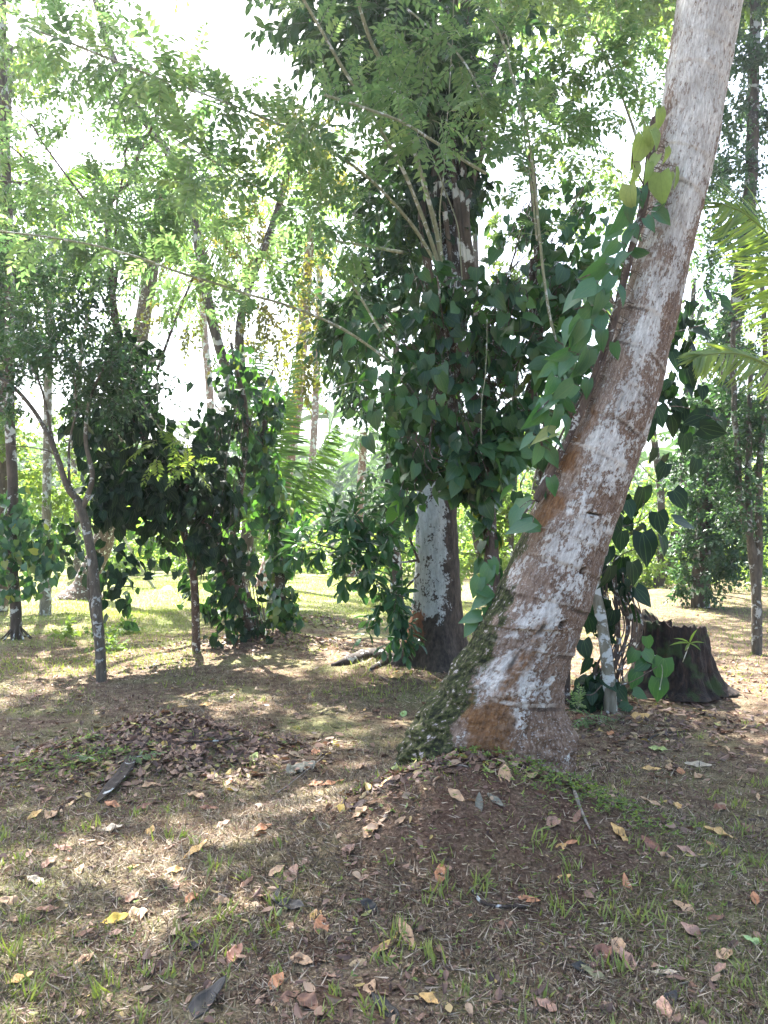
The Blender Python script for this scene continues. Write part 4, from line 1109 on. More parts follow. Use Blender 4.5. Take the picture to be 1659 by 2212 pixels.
    for (x, y, rx, ry, n) in [(80, 1190, 50, 60, 70), (30, 1150, 60, 60, 90), (110, 1230, 30, 40, 30)]:
        s_ = Y / FPX; u = in_ball(n); p = P(x, y, Y - .2) + u * np.array([rx * s_, .3, ry * s_]); L = .14 * (.6 + .6 * rs.rand(n))
        scatter(ml, HEART, p, nrm(np.array([0, 0, -1.0]) + .5 * rs.randn(n, 3)), nrm(u + [0, -.3, .5] + .4 * rs.randn(n, 3)), L, L, None, .5 + rs.rand(n))
    cr = MB()
    for (x, y, dY, rx, ry, rz, n) in [(30, 560, .4, 60, 110, .6, 90), (20, 680, .4, 50, 80, .5, 70), (60, 480, .8, 60, 60, .6, 40), (10, 750, .2, 50, 60, .5, 60)]:
        pxclump(cr, mt, x, y, Y + dY, rx, ry, rz, n, BROAD)
    ml.build('foliage', M['pepper_light'], r_, smooth=True)
    cr.build('crown', M['broad'], r_)
left_group()

# ------------------------------------------------------------------ background palms and trees
def ringed_palm(name, path, r0, r1, label, fr, Lf, ll, mat='palm_red', nl=50, droop=1.2, els=(1.1, -.5), fmat='palm', seed=0, flare=1.9, group=None):
    b = base_on_ground(path[0])
    root = thing(name, b, label, 'palm tree', group)
    pts = spline([b - [0, 0, .05]] + [p for p in path[1:]], 160)
    L = np.concatenate([[0], np.cumsum(np.linalg.norm(np.diff(pts, axis=0), axis=1))])
    rad = np.interp(L, [0, .35, .9, L[-1]], [r0 * flare, r0 * 1.3, r0, r1])
    rad = rad * (1 + .06 * (np.mod(L / .14 + .3 * np.sin(L * 3), 1)))
    mb = MB(); mb.tube(pts, rad, 20)
    mb.build('trunk', M[mat], root, smooth=True)
    rr = np.random.RandomState(seed)
    for k in range(fr):
        az = k * 2.4 + seed + .3 * rr.rand()
        el = els[0] + (els[1] - els[0]) * (k + .5) / fr
        make_frond(pts[-1], (math.cos(az) * math.cos(el), math.sin(az) * math.cos(el), math.sin(el)), Lf * (.85 + .3 * rr.rand()), droop, nl, ll, root, mat=fmat)
    return root
ringed_palm('coconut_palm', [P(766, 1246, 24.5), P(772, 1160, 24.5), P(779, 1060, 24.5), P(785, 960, 24.5), P(786, 935, 24.5)], .14, .11, 'red-brown ringed palm standing in the sunny gap, short green crown', 9, 1.1, .4, nl=26)
ringed_palm('coconut_palm', [P(572, 1268, 20.5), P(592, 1180, 20.5), P(612, 1060, 20.5), P(632, 940, 20.5), P(645, 840, 20.5), P(660, 640, 20.5), P(672, 480, 20.5)], .19, .11, 'tall leaning palm with pale pinkish trunk between the vine column and sunny gap', 14, 3.0, .7, els=(1.2, -.7), seed=2, fmat='palm')
ringed_palm('coconut_palm', [P(178, 1298, 17.2), P(200, 1230, 17.2), P(228, 1150, 17.2), P(250, 1020, 17.2), P(290, 800, 17.2), P(330, 560, 17.2), P(350, 420, 17.2)], .22, .13, 'leaning palm with a wide flared foot behind the slender mottled tree', 13, 3.4, .8, mat='bark_brown', els=(1.2, -.6), seed=4, flare=2.4)
ringed_palm('areca_palm', [P(98, 1332, 13.8), P(99, 1200, 13.8), P(102, 1000, 13.8), P(104, 800, 13.8), P(110, 600, 13.8), P(115, 420, 13.8)], .075, .06, 'thin straight pale palm stem with a skirt of dry roots, left of the slender tree', 9, 1.8, .5, mat='bark_grey', seed=6, flare=1.3)
ringed_palm('coconut_palm', [P(660, 1200, 34), P(680, 900, 34), P(690, 600, 34), P(700, 330, 34)], .16, .12, 'distant palm whose bright star-shaped crown stands against the white sky', 14, 3.0, .8, els=(1.3, -.6), seed=7)
ringed_palm('coconut_palm', [P(450, 1200, 30), P(455, 900, 30), P(440, 700, 30), P(430, 500, 30)], .16, .12, 'distant sunlit palm seen through the feathery leaves, left of centre', 12, 3.2, .8, els=(1.3, -.6), seed=9)

def young_palm():
    b = base_on_ground(P(592, 1262, 14.5))
    root = thing('young_coconut_palm', b, 'young palm behind the vine column, long drooping feathered fronds catching sun', 'palm tree')
    c = P(592, 1150, 14.5)
    mb = MB(); mb.tube(spline([b, (b + c) / 2, c], 12), np.linspace(.14, .07, 12), 12); mb.build('trunk', M['bark_grey'], root, smooth=True)
    for (x, y, dY, dr) in [(745, 890, -.6, .35), (500, 760, -.4, .5), (640, 720, .3, .5), (560, 700, .8, .4), (420, 900, .4, .6), (700, 1020, .9, .7), (620, 830, -1.0, .5), (470, 1010, -.6, .7)]:
        e = P(x, y, 14.5 + dY)
        d = e - c; L = np.linalg.norm(d)
        # aim above the tip so that the drooping frond ends at it
        d = d + np.array([0, 0, dr * L * .5]); L2 = np.linalg.norm(d)
        make_frond(c, d, L2, dr * L / L2, 60, .62, root, hang=1.3, w=.045)
young_palm()

def right_palm():
    b = base_on_ground(P(1860, 1480, 6.4))
    root = thing('young_coconut_palm', b, 'young palm off the right edge, yellow-green arching fronds reaching into view', 'palm tree')
    c = P(1830, 1000, 6.2)
    mb = MB(); mb.tube(spline([b, (b + c) / 2, c], 12), np.linspace(.16, .08, 12), 12); mb.build('trunk', M['bark_grey'], root, smooth=True)
    def fr(pl, nl, ll, hang, tw=0.0, flip=1):
        q = spline([P(*p_) for p_ in pl], 40)
        m_ = MB(); m_.tube(q, np.linspace(.016, .004, 40), 6, r=.9)
        k = np.linspace(6, 39, nl); i = np.minimum(k.astype(int), 38); f = (k - i)[:, None]
        p = q[i] * (1 - f) + q[i + 1] * f; t = nrm(q[i + 1] - q[i])
        pf = np.sin(np.clip(np.linspace(.25, .97, nl), 0, 1) * math.pi) ** .6
        side = nrm(np.cross(t, [0.1, -1.0, .35])); upn = np.cross(side, t)
        BL = strip_leaf([0, .25, .5, .75, 1], [.3, .5, .45, .3, .02], .02, .35)
        for s_ in (-1, 1):
            tip = nrm(side * s_ * .6 + t * .75 + np.array([0, 0, -hang]) + .12 * rs.randn(nl, 3))
            scatter(m_, BL, p, tip, nrm(upn + side * s_ * .4 + .3 * rs.randn(nl, 3)), ll * pf, .022, .3 + .6 * rs.rand(nl), .5 + .5 * rs.rand(nl))
        m_.build('frond', M['frond_bright'], root)
    fr([(1830, 1000, 6.2), (1780, 740, 6.1), (1700, 560, 6.0), (1620, 470, 5.9), (1560, 440, 5.8)], 62, .5, .45)
    fr([(1830, 1000, 6.2), (1760, 850, 6.0), (1680, 800, 5.8), (1600, 765, 5.6), (1530, 765, 5.4), (1500, 775, 5.3)], 64, .30, .35)
    fr([(1830, 1000, 6.2), (1800, 800, 6.4), (1740, 680, 6.4), (1680, 600, 6.4), (1640, 570, 6.4)], 50, .5, .6)
    fr([(1830, 1000, 6.2), (1900, 700, 6.3), (1980, 600, 6.3), (2080, 620, 6.3), (2160, 720, 6.3)], 40, .6, .8)
    fr([(1830, 1000, 6.2), (1850, 600, 6.5), (1840, 350, 6.6), (1800, 250, 6.8), (1740, 240, 7)], 40, .6, .7)
right_palm()

def back_tree(name, x, ybase, Y, stems, clumps, label, lmat, style, bmat='bark_dark', r0=.12, cat='tree', over=()):
    b = base_on_ground(P(x, ybase, Y))
    root = thing(name, b, label, cat)
    mb = MB()
    for s_ in stems:
        pl = [b - [0, 0, .05]] + [P(*(list(q) + [Y])[:3]) if len(q) == 2 else P(*q) for q in s_]
        limb(mb, pl, r0, r0 * .45, 12, 70, wob=.08)
    ml, mt = MB(), MB()
    for (cx, cy, dY, rx, ry, rz, n) in clumps:
        pxclump(ml, mt, cx, cy, Y + dY, rx, ry, rz, n, style)
    for (cx, cy, dY, rr, n) in over:
        clump(ml, None, P(cx, cy, Y + dY), (rr, rr, rr * .6), n, dict(style, ls=style['ls'] * 1.5, L=style['L'] * 1.3))
    mb.build('trunk', M[bmat], root, smooth=True)
    if mt.n: mt.build('twig', M[bmat], root)
    ml.build('crown', M[lmat], root)
    return root
back_tree('olive_leaved_tree', 520, 1250, 15.5, [[(540, 1000), (520, 700), (600, 450), (640, 250)], [(540, 1000), (460, 700), (400, 400), (310, 250), (220, 60), (140, -350)]],  # second stem drawn out upward to carry the added shade crown
          [(640, 360, 0, 80, 70, .8, 90), (730, 330, 0, 70, 60, .7, 60), (560, 480, 0, 90, 70, .8, 80), (620, 640, 0, 110, 70, .8, 100), (600, 740, 0, 90, 50, .7, 90), (520, 700, 0, 90, 60, .7, 70), (680, 760, 0, 60, 60, .5, 60), (640, 820, 0, 60, 50, .5, 46), (450, 560, 0, 80, 80, .8, 60), (690, 560, 0, 70, 70, .7, 60), (500, 380, 0, 80, 70, .7, 60), (400, 680, 0, 60, 60, .6, 30), (560, 300, 0, 90, 40, .6, 40), (760, 420, 0, 60, 40, .6, 30)],
          'loose olive-brown leaved tree hanging over the sunny gap, left of the lichen tree', 'olive', FINE,
          over=[(333, -350, -1.5, 2.0, 190), (520, -340, 0, 1.8, 150), (150, -360, -1, 1.8, 150), (700, -400, -1, 1.6, 120), (400, -520, -2, 1.8, 120)])  # unseen crown clumps added to shade the left and middle ground
back_tree('broadleaf_tree', 860, 1275, 14.0, [[(850, 1150), (840, 1000), (860, 700)]],
          [(800, 620, 0, 60, 90, .7, 60), (770, 720, 0, 50, 80, .6, 60), (790, 830, 0, 60, 60, .6, 70), (820, 920, 0, 60, 60, .6, 70), (850, 1030, 0, 50, 60, .6, 50), (760, 860, 0, 40, 40, .5, 24), (870, 520, 0, 80, 60, .7, 50)],
          'mid-green broadleaf tree behind the left side of the heart-leaved vine mass', 'broad', BROAD)
back_tree('vine_clad_back_tree', 1512, 1302, 15.0, [[(1520, 1150), (1560, 900), (1600, 600), (1622, 400), (1625, 200), (1640, -200), (1650, -500)]],
          [(1520, 1000, 0, 70, 110, .8, 420), (1540, 1120, 0, 80, 90, .8, 420), (1510, 1220, 0, 60, 70, .6, 240), (1590, 1180, 0, 50, 80, .6, 200), (1570, 900, 0, 70, 80, .8, 260), (1600, 760, 0, 60, 90, .8, 110), (1530, 840, 0, 60, 60, .7, 70), (1590, 600, .5, 70, 90, .8, 90), (1600, 480, .5, 60, 60, .8, 60), (1580, 380, 0, 60, 90, .8, 200), (1620, 200, 0, 80, 90, .8, 280), (1630, 60, 0, 90, 90, .8, 280), (1580, 520, 0, 60, 90, .8, 180), (1560, 690, 0, 50, 80, .6, 60)],
          'vine-smothered tree with dark roots behind the stump, tall straight trunk above', 'small', dict(SMALL, ls=.10, L=.32, K=10), r0=.17,
          over=[(1650, -300, 0, 2, 260), (1500, -600, 0, 2, 220), (1900, -200, 0, 2, 200)])
back_tree('leafy_back_tree', 1420, 1260, 20.0, [[(1430, 1150), (1420, 1000), (1380, 800), (1300, 600)], [(1470, 1100), (1480, 900), (1500, 600)]],
          [(1600, 1050, -1, 90, 120, 1, 220), (1640, 1180, -1, 70, 60, 1, 120), (1580, 820, -1, 90, 110, 1, 160), (1640, 620, 0, 60, 120, 1, 100), (1400, 1080, 0, 90, 60, 1, 90), (1450, 1180, 0, 90, 50, 1, 140), (1350, 1180, 0, 60, 60, 1, 100), (1330, 560, 0, 90, 70, 1, 80), (1300, 470, 0, 90, 60, 1, 70), (1500, 520, 0, 60, 90, 1, 80), (1480, 750, 0, 50, 80, 1, 70), (1290, 650, 0, 80, 60, 1, 60), (1380, 960, 0, 50, 30, 1, 12)],
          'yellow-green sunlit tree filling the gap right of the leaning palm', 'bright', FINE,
          over=[(930, -30, 0, 2.1, 170), (1120, -40, 0, 2.2, 200), (1320, -40, 0, 2.2, 210), (1520, -60, 0, 2.2, 210), (1750, -60, 0, 2.2, 180)])  # unseen high clumps added to keep sun off the right-hand ground
back_tree('slim_pole_tree', 1635, 1412, 9.6, [[(1634, 1300), (1628, 1200), (1600, 1080), (1590, 900), (1580, 700)], [(1634, 1300), (1640, 1200), (1640, 1050), (1655, 850), (1650, 600)], [(1635, 1300), (1620, 1160), (1618, 1000), (1625, 800)]],
          [(1640, 1000, 0, 60, 90, .5, 110), (1610, 1110, 0, 60, 70, .5, 90), (1650, 880, 0, 50, 70, .5, 80), (1640, 720, 0, 50, 80, .5, 60), (1650, 1230, .2, 30, 40, .4, 24), (1570, 1010, .2, 40, 60, .4, 60), (1590, 900, .3, 50, 90, .4, 110), (1650, 1080, .2, 30, 80, .4, 70)],
          'slim grey-green pole-like tree near the right edge, beyond the stump', 'small', SMALL, bmat='bark_mottled', r0=.06)
back_tree('left_back_tree', -10, 1325, 14.5, [[(0, 1200), (10, 900), (0, 500), (20, 100)]],
          [(10, 1000, 0, 70, 80, .8, 60), (60, 920, 0, 60, 60, .8, 50), (110, 1020, 0, 60, 80, .8, 70), (40, 1080, 0, 80, 50, .8, 70), (10, 650, 0, 70, 90, .9, 110), (70, 560, 0, 70, 80, .9, 90), (30, 420, 0, 70, 80, .9, 80), (0, 250, 0, 60, 110, .9, 100), (20, 100, 0, 70, 80, .8, 90), (150, 1100, 0, 50, 50, .7, 50), (140, 620, 0, 50, 60, .8, 40)],
          'tree with a root-flared foot cut by the left edge of the picture', 'bright', dict(SMALL, ls=.11, L=.4, K=10), r0=.22)
back_tree('mid_back_tree', 165, 1258, 24, [[(168, 1150), (160, 900), (200, 600)]],
          [(200, 1100, 0, 90, 60, 1, 90), (300, 640, 0, 90, 90, 1, 70), (150, 900, 0, 90, 70, 1, 60), (320, 760, 0, 60, 60, 1, 30), (200, 700, 0, 90, 60, 1, 60), (100, 1170, 0, 90, 40, 1, 90), (330, 1170, 0, 70, 40, 1, 60)],
          'far sunlit tree seen through the left stems beyond the flared palm foot', 'bright', FINE)
back_tree('right_thicket_tree', 1100, 1290, 16.5, [[(1100, 1150), (1110, 1000), (1120, 700)], [(1040, 1200), (1020, 1000), (1030, 500)], [(1140, 1150), (1180, 900)]],
          [(1080, 1090, 0, 90, 60, .8, 90), (1040, 1200, 0, 60, 60, .8, 60), (1110, 1180, 0, 60, 60, .8, 60), (1060, 540, 0, 60, 60, .8, 40), (1130, 560, 0, 70, 80, .8, 60), (1190, 440, 0, 70, 60, .8, 40), (1260, 360, 0, 70, 50, .8, 40), (1020, 1100, 0, 60, 70, .8, 60)],
          'bushy sunlit tree filling the gap between the lichen tree and the leaning palm', 'bright', dict(FINE, ls=.12), over=[(1280, -70, 0, 1.7, 220), (1470, -120, -1, 1.7, 240), (1700, -100, -1, 1.7, 200), (1120, -120, 0, 1.5, 150)])  # over: unseen clumps added to cast shade on the soil at right

# ------------------------------------------------------------------ right foreground group
def right_group():
    Y = 6.35
    b = base_on_ground(P(1320, 1552, Y))
    root = thing('vine_post_sapling', b, 'pale smooth sapling stem draped with vine beside the right foot of the leaning palm', 'sapling')
    mb, ml = MB(), MB()
    q = limb(mb, [b - [0, 0, .04], P(1316, 1480, Y), P(1308, 1400, Y), P(1296, 1320, Y), P(1286, 1250, Y), P(1310, 1100, Y), P(1370, 900, Y), P(1440, 700, Y), P(1470, 560, Y)], .052, .03, 18, 110, wob=.01)
    mb.build('trunk', M['bark_grey'], root, smooth=True)
    vb = thing('hanging_pepper_vine', b + [.1, .05, 0], 'dark heart-leaved vine with bare hanging stems around the pale sapling', 'vine')
    mt = MB()
    for k in range(26):
        x0 = 1300 + 60 * rs.rand(); x1 = 1250 + 110 * rs.rand(); y0 = 1230 + 80 * rs.rand()
        e = base_on_ground(P(x1, 1520, Y + .15 + .2 * rs.rand()))
        mt.tube(spline([P(x0, y0, Y), P(x0 + 25 * rs.randn() * .5 + 10, 1360, Y + .1), P((x0 + x1) / 2 + 8 * rs.randn(), 1450, Y + .1), e], 20), .004 + .004 * rs.rand(), 5)
    for pl in ([(1360, 1010), (1390, 1080), (1372, 1150)], [(1340, 1140), (1390, 1120), (1440, 1060)], [(1420, 880), (1480, 880), (1560, 910)], [(1440, 720), (1520, 700), (1570, 660)], [(1380, 1000), (1420, 1040), (1450, 1010)], [(1300, 1240), (1340, 1200), (1390, 1180)],
               [(1340, 1480), (1370, 1470), (1420, 1440)], [(1300, 1480), (1280, 1500), (1262, 1500)]):
        mt.tube(spline([P(x, y, Y - .1) for x, y in pl], 14), .004, 5)
    mt.build('stem', M['bark_brown'], vb)
    LV = [(1400, 930, 50, 95), (1425, 900, 48, 80), (1440, 850, 44, 110), (1430, 1000, 42, 80), (1410, 985, 36, 95), (1455, 920, 50, 60), (1500, 905, 48, 170), (1540, 930, 55, 20), (1560, 925, 50, 80), (1575, 660, 50, 5), (1535, 640, 34, 10), (1510, 680, 40, 95), (1480, 700, 50, 70),
          (1460, 650, 40, 100), (1385, 1080, 60, 100), (1360, 1100, 44, 85), (1425, 1130, 52, 85), (1435, 1180, 44, 100), (1480, 1130, 52, 15), (1395, 1185, 72, 90), (1470, 1080, 50, 70), (1340, 1230, 52, 90), (1370, 1240, 52, 85), (1310, 1250, 56, 110), (1350, 1290, 48, 100), (1390, 1290, 50, 40),
          (1300, 1310, 44, 120), (1320, 1340, 46, 90), (1370, 1330, 44, 60), (1275, 1350, 40, 100), (1265, 1405, 46, 95), (1275, 1350, 40, 80), (1340, 1170, 48, 100), (1330, 1130, 44, 80), (1365, 1150, 46, 120), (1460, 780, 46, 80), (1500, 760, 44, 60), (1490, 820, 50, 80), (1450, 730, 46, 110), (1520, 720, 46, 20), (1500, 1010, 40, 80), (1310, 1200, 46, 100), (1290, 1220, 46, 120),
          (1265, 1440, 40, 110), (1275, 1480, 34, 80), (1290, 1290, 44, 80), (1430, 1020, 40, 130), (1480, 960, 44, 90), (1510, 800, 44, 30), (1300, 1510, 36, 100), (1345, 1500, 36, 60)]
    for (x, y, l, dg) in LV:
        a = R(dg + 10 * rs.randn()); Yl = Y - .25 + .4 * rs.rand(); s_ = Yl / FPX
        tip = np.array([math.cos(a), .4 * rs.randn(), -math.sin(a)])
        scatter(ml, HEART, (P(x, y, Yl) - nrm(tip) * l * s_ * .5)[None], tip[None], np.array([[.4 * rs.randn(), -.8, .4 + .4 * rs.randn()]]), l * s_ * 1.05, l * s_, rs.rand() * .75, np.array([.4 + rs.rand()]))
    for (x, y, rx, ry, n) in [(1330, 1240, 40, 50, 36), (1480, 720, 50, 80, 40), (1440, 840, 40, 60, 30), (1300, 1330, 30, 50, 20), (1350, 1110, 35, 60, 20), (1265, 1500, 30, 40, 50), (1300, 1480, 40, 50, 40), (1500, 880, 60, 50, 20)]:
        s_ = Y / FPX; u = in_ball(n); p = P(x, y, Y + .15) + u * np.array([rx * s_, .2, ry * s_]); L = .13 * (.5 + .6 * rs.rand(n))
        scatter(ml, HEART, p, nrm(np.array([0, 0, -1.0]) + .5 * rs.randn(n, 3)), nrm(u + [0, -.4, .4] + .4 * rs.randn(n, 3)), L, L, rs.rand(n) * .7, .5 + rs.rand(n))
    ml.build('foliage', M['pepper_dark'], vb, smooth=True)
    # stump
    Y = 7.15
    b = base_on_ground(P(1455, 1512, Y))
    root = thing('tree_stump', b, 'dark rotting tree stump with ragged top on the right, behind the leaning palm', 'stump')
    S, Nn = 96, 90
    th = np.linspace(0, 2 * math.pi, S, endpoint=False)
    u = np.linspace(0, 1, Nn)
    TH, U = np.meshgrid(th, u)
    h = 0.60 + 0.04 * np.cos(TH * 2 + 1) - .06 * np.cos(TH - .2) + .06 * fbm(np.stack([np.cos(TH) * 2, np.sin(TH) * 2, 0 * TH], -1), 3) + .04 * fbm(np.stack([np.cos(TH) * 12, np.sin(TH) * 12, 0 * TH], -1), 3)
    rad = np.interp(U, [0, .1, .35, .8, 1], [.50, .42, .345, .285, .265]) * (1 + .10 * np.cos(TH * 5 + .5) * (1 - U) + .10 * fbm(np.stack([np.cos(TH) * 4, np.sin(TH) * 4, U * 2.0], -1), 4) + .14 * fbm(np.stack([np.cos(TH) * 9, np.sin(TH) * 9, U * 1.6], -1), 4) + .07 * fbm(np.stack([np.cos(TH) * 24, np.sin(TH) * 24, U * 7], -1), 3))
    V = np.stack([b[0] + rad * np.cos(TH), b[1] + rad * np.sin(TH) * .8, b[2] + h * U + .015 * fbm(np.stack([np.cos(TH) * 12, np.sin(TH) * 12, U * 0], -1), 2) * U], -1)
    inner = []
    for k, (f_, dz) in enumerate(((.9, .0), (.8, -.03), (.6, -.09), (.3, -.10), (.04, -.09))):
        v = V[-1].copy(); c0 = b + np.array([0, 0, .6])
        v[:, :2] = b[:2] + (v[:, :2] - b[:2]) * f_; v[:, 2] += dz + .03 * fbm(v * 14, 2)
        inner.append(v)
    V = np.concatenate([V, np.array(inner)])
    n = len(V)
    i, j = np.meshgrid(np.arange(n - 1), np.arange(S), indexing='ij'); j2 = (j + 1) % S
    qd = np.stack([i * S + j, i * S + j2, (i + 1) * S + j2, (i + 1) * S + j], -1).reshape(-1, 4)
    mb = MB(); mb.add(V.reshape(-1, 3), [qd, np.arange((n - 1) * S, n * S)[None]])
    mb.build('stump_wood', M['stump'], root, smooth=True)
    # plantlet on the stump
    mb, ml = MB(), MB()
    pr = thing('sprouting_plant', b + [.12, -.25, .40], 'small plant with narrow pale leaves sprouting from the front of the stump', 'plant')
    c = P(1490, 1390, Y - .45)
    mb.tube(np.array([P(1475, 1430, Y - .38), c]), .004, 5)
    for (x, y) in ((1520, 1383), (1462, 1372), (1500, 1360), (1480, 1402), (1515, 1400), (1450, 1385)):
        d = P(x, y, Y - .5) - c
        scatter(ml, LANCE, c[None], d[None], np.array([[0, -.5, 1.0]]), np.linalg.norm(d), .05, .5)
    mb.build('stem', M['bark_green'], pr); ml.build('foliage', M['bright'], pr)
    # heart-leaf creeper in front of the stump
    mb, ml = MB(), MB()
    b3 = base_on_ground(P(1380, 1530, 6.7))
    cr = thing('creeping_vine', b3, 'trailing vine with a few large blue-green heart leaves in front of the stump', 'vine')
    q = spline([b3, P(1370, 1460, 6.6), P(1400, 1410, 6.5), P(1430, 1440, 6.4), P(1425, 1490, 6.3)], 24)
    mb.tube(q, .004, 5)
    for (x, y, l, dg, tn) in [(1405, 1420, 40, 45, .6), (1430, 1450, 56, 100, .5), (1422, 1492, 52, 95, .55), (1370, 1470, 40, 110, .3), (1400, 1390, 30, 80, .6), (1385, 1500, 36, 20, .6), (1365, 1420, 36, 120, .5), (1345, 1530, 34, 150, .5), (1382, 1440, 36, 150, .3)]:
        a = R(dg); s_ = 6.4 / FPX; tip = np.array([math.cos(a), -.1, -math.sin(a)])
        scatter(ml, HEART, (P(x, y, 6.4) - nrm(tip) * l * s_ * .5)[None], tip[None], np.array([[.2 * rs.randn(), -.8, .6]]), l * s_, l * s_, tn)
    mb.build('stem', M['bark_green'], cr); ml.build('foliage', M['pepper'], cr, smooth=True)
    # short dark post and little earth heap
    b4 = base_on_ground(P(1370, 1390, 9.9))
    mb = MB(); limb(mb, [b4 - [0, 0, .05], b4 + [0, 0, .2], b4 + [.03, 0, .5]], .05, .045, 14, 20)
    o = mb.build('broken_post', M['bark_dark'], smooth=True); tag(o, 'short dark broken stub of a stem, left of and beyond the stump', 'tree stub')
    # roots of the far vine tree
    # leafy green plants at the palm's right foot
    b5 = base_on_ground(P(1268, 1500, 6.0))
    r5 = thing('fern_plant', b5, 'soft green ferny plant between the leaning palm and the pale sapling', 'plant')
    mb, ml = MB(), MB()
    clump(ml, mb, b5 + [0, 0, .12], (.14, .12, .12), 26, dict(PINN, L=.16, ls=.03, lift=.5))
    mb.build('stem', M['bark_green'], r5); ml.build('foliage', M['pinnate'], r5)
right_group()

# ------------------------------------------------------------------ banana plants, undergrowth, far wood, hill
def bananas():
    spots = [(500, 1238, 27, 1.9), (545, 1232, 29, 2.2), (480, 1240, 25, 1.7), (640, 1228, 30, 2.0), (690, 1230, 31, 1.5), (270, 1240, 27, 2.0)]
    names = ['leftmost pale banana plant seen under the dark vine clump', 'tall banana plant behind the young palm', 'small banana plant under the dark vine clump, nearest the clearing', 'banana plant just left of the ringed palm, broad sunlit leaves', 'low banana plant close to the foot of the ringed palm', 'banana plant behind the slender mottled tree']
    for (x, y, Y, h), lb in zip(spots, names):
        b = base_on_ground(P(x, y, Y))
        root = thing('banana_plant', b, lb, 'banana plant', 'banana plants at the edge of the clearing')
        mb = MB(); mb.tube(spline([b, b + [0, 0, h * .3], b + [0, 0, h * .6]], 8), np.linspace(.1, .05, 8), 10)
        mb.build('stem', M['banana'], root)
        ml = MB()
        BN = strip_leaf([0, .1, .3, .5, .7, .9, 1], [.01, .10, .15, .16, .13, .07, .01], .25, .35)
        n = 8
        a = rs.rand(n) * 6.28
        tip = np.stack([np.cos(a), np.sin(a), 1.1 + .8 * rs.rand(n)], -1)
        scatter(ml, BN, np.tile(b + [0, 0, h * .5], (n, 1)), tip, np.stack([-np.cos(a), -np.sin(a), .6 + 0 * a], -1), h * .8, h * .8, None, .5 + rs.rand(n))
        ml.build('leaf_blade', M['banana'], root)
bananas()

def undergrowth():
    ml = MB()
    n = 420
    for k in range(n):
        X = -32 + 64 * rs.rand(); Y = 24 + 12 * rs.rand() ** 1.2
        if k > 250: X = -9 + 26 * rs.rand(); Y = 25 + 5 * rs.rand()
        if -6 < X < 1 and rs.rand() < .5: continue
        # keep a gate of open ground in the middle distance
        h = .5 + 1.1 * rs.rand() + (1.2 if X > 3 or X < -8 else 0) * rs.rand()
        clump(ml, None, (X, Y, h * .45), (.8, .6, h * .55), 26, dict(SMALL, ls=.16, L=.4, K=8, tw=0, lift=.5))
    for k in range(120):     # right-hand thicket behind the bare soil
        X = 4.5 + 18 * rs.rand(); Y = 19 + 6 * rs.rand()
        clump(ml, None, (X, Y, .6), (.9, .6, .8 + .9 * rs.rand()), 26, dict(SMALL, ls=.15, L=.4, K=8, tw=0, lift=.5))
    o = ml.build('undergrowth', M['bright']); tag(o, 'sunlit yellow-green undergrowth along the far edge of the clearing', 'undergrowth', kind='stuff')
    # tall grass/bamboo-like shoots
    ml = MB()
    for k in range(170):
        X = -14 + 32 * rs.rand(); Y = 29 + 9 * rs.rand()
        if -6 < X < 1.5: continue
        h = 2.5 + 2.5 * rs.rand()
        clump(ml, None, (X, Y, h * .5), (.9, .8, h * .5), 34, dict(FINE, ls=.22, L=.7, tw=0))
    o = ml.build('thicket', M['bright']); tag(o, 'loose light green thicket of young trees behind the clearing', 'thicket', kind='stuff')
undergrowth()

def hills():
    xs = np.linspace(-320, 320, 130); ys = np.linspace(60, 330, 60)
    X, Y = np.meshgrid(xs, ys)
    Z = -1 + 26 * (1 - np.exp(-((Y - 60) / 70) ** 2)) * (0.65 + .35 * fbm(np.stack([X * .012, Y * .012, 0 * X], -1), 3))
    n, m = X.shape
    i, j = np.meshgrid(np.arange(n - 1), np.arange(m - 1), indexing='ij')
    q = np.stack([i * m + j, i * m + j + 1, (i + 1) * m + j + 1, (i + 1) * m + j], -1).reshape(-1, 4)
    mb = MB(); mb.add(np.stack([X, Y, Z], -1).reshape(-1, 3), q)
    mt_, nt, b = newmat('wooded_hill'); tc = N(nt, 'ShaderNodeTexCoord').outputs['Object']
    c = ramp(nt, noise(nt, tc, .6, 6, .7), [(.35, (.02, .045, .02)), (.6, (.06, .10, .035))]); nt.links.new(c, b.inputs['Base Color']); b.inputs['Roughness'].default_value = 1
    o = mb.build('hill', mt_, smooth=True); tag(o, kind='structure')
    ml = MB()
    for k in range(360):
        Y = 48 + 70 * rs.rand(); X = (rs.rand() - .5) * Y * 1.3
        z0 = max(0, -1 + 26 * (1 - math.exp(-(max(0, Y - 60) / 70) ** 2)) * .65)
        h = 3.5 + 4 * rs.rand()
        if k % 5 == 0:       # a palm top
            nl = 14; a = rs.rand(nl) * 6.28; el = .9 * rs.rand(nl) - .1
            c0 = np.array([X, Y, z0 + h + 1.5])
            tip = np.stack([np.cos(a) * np.cos(el), np.sin(a) * np.cos(el), np.sin(el)], -1)
            scatter(ml, LANCE, np.tile(c0, (nl, 1)), tip, np.tile([0, 0, 1.0], (nl, 1)), 3.2, .8, None, 1.6 + 0 * a)
        else:
            clump(ml, None, (X, Y, z0 + h * .6), (2.6, 2.2, h * .5), 56, FAR)
    o = ml.build('far_woods', M['far']); tag(o, 'pale hazy far-off woodland and palm tops on the rising ground', 'woodland', kind='stuff')
hills()

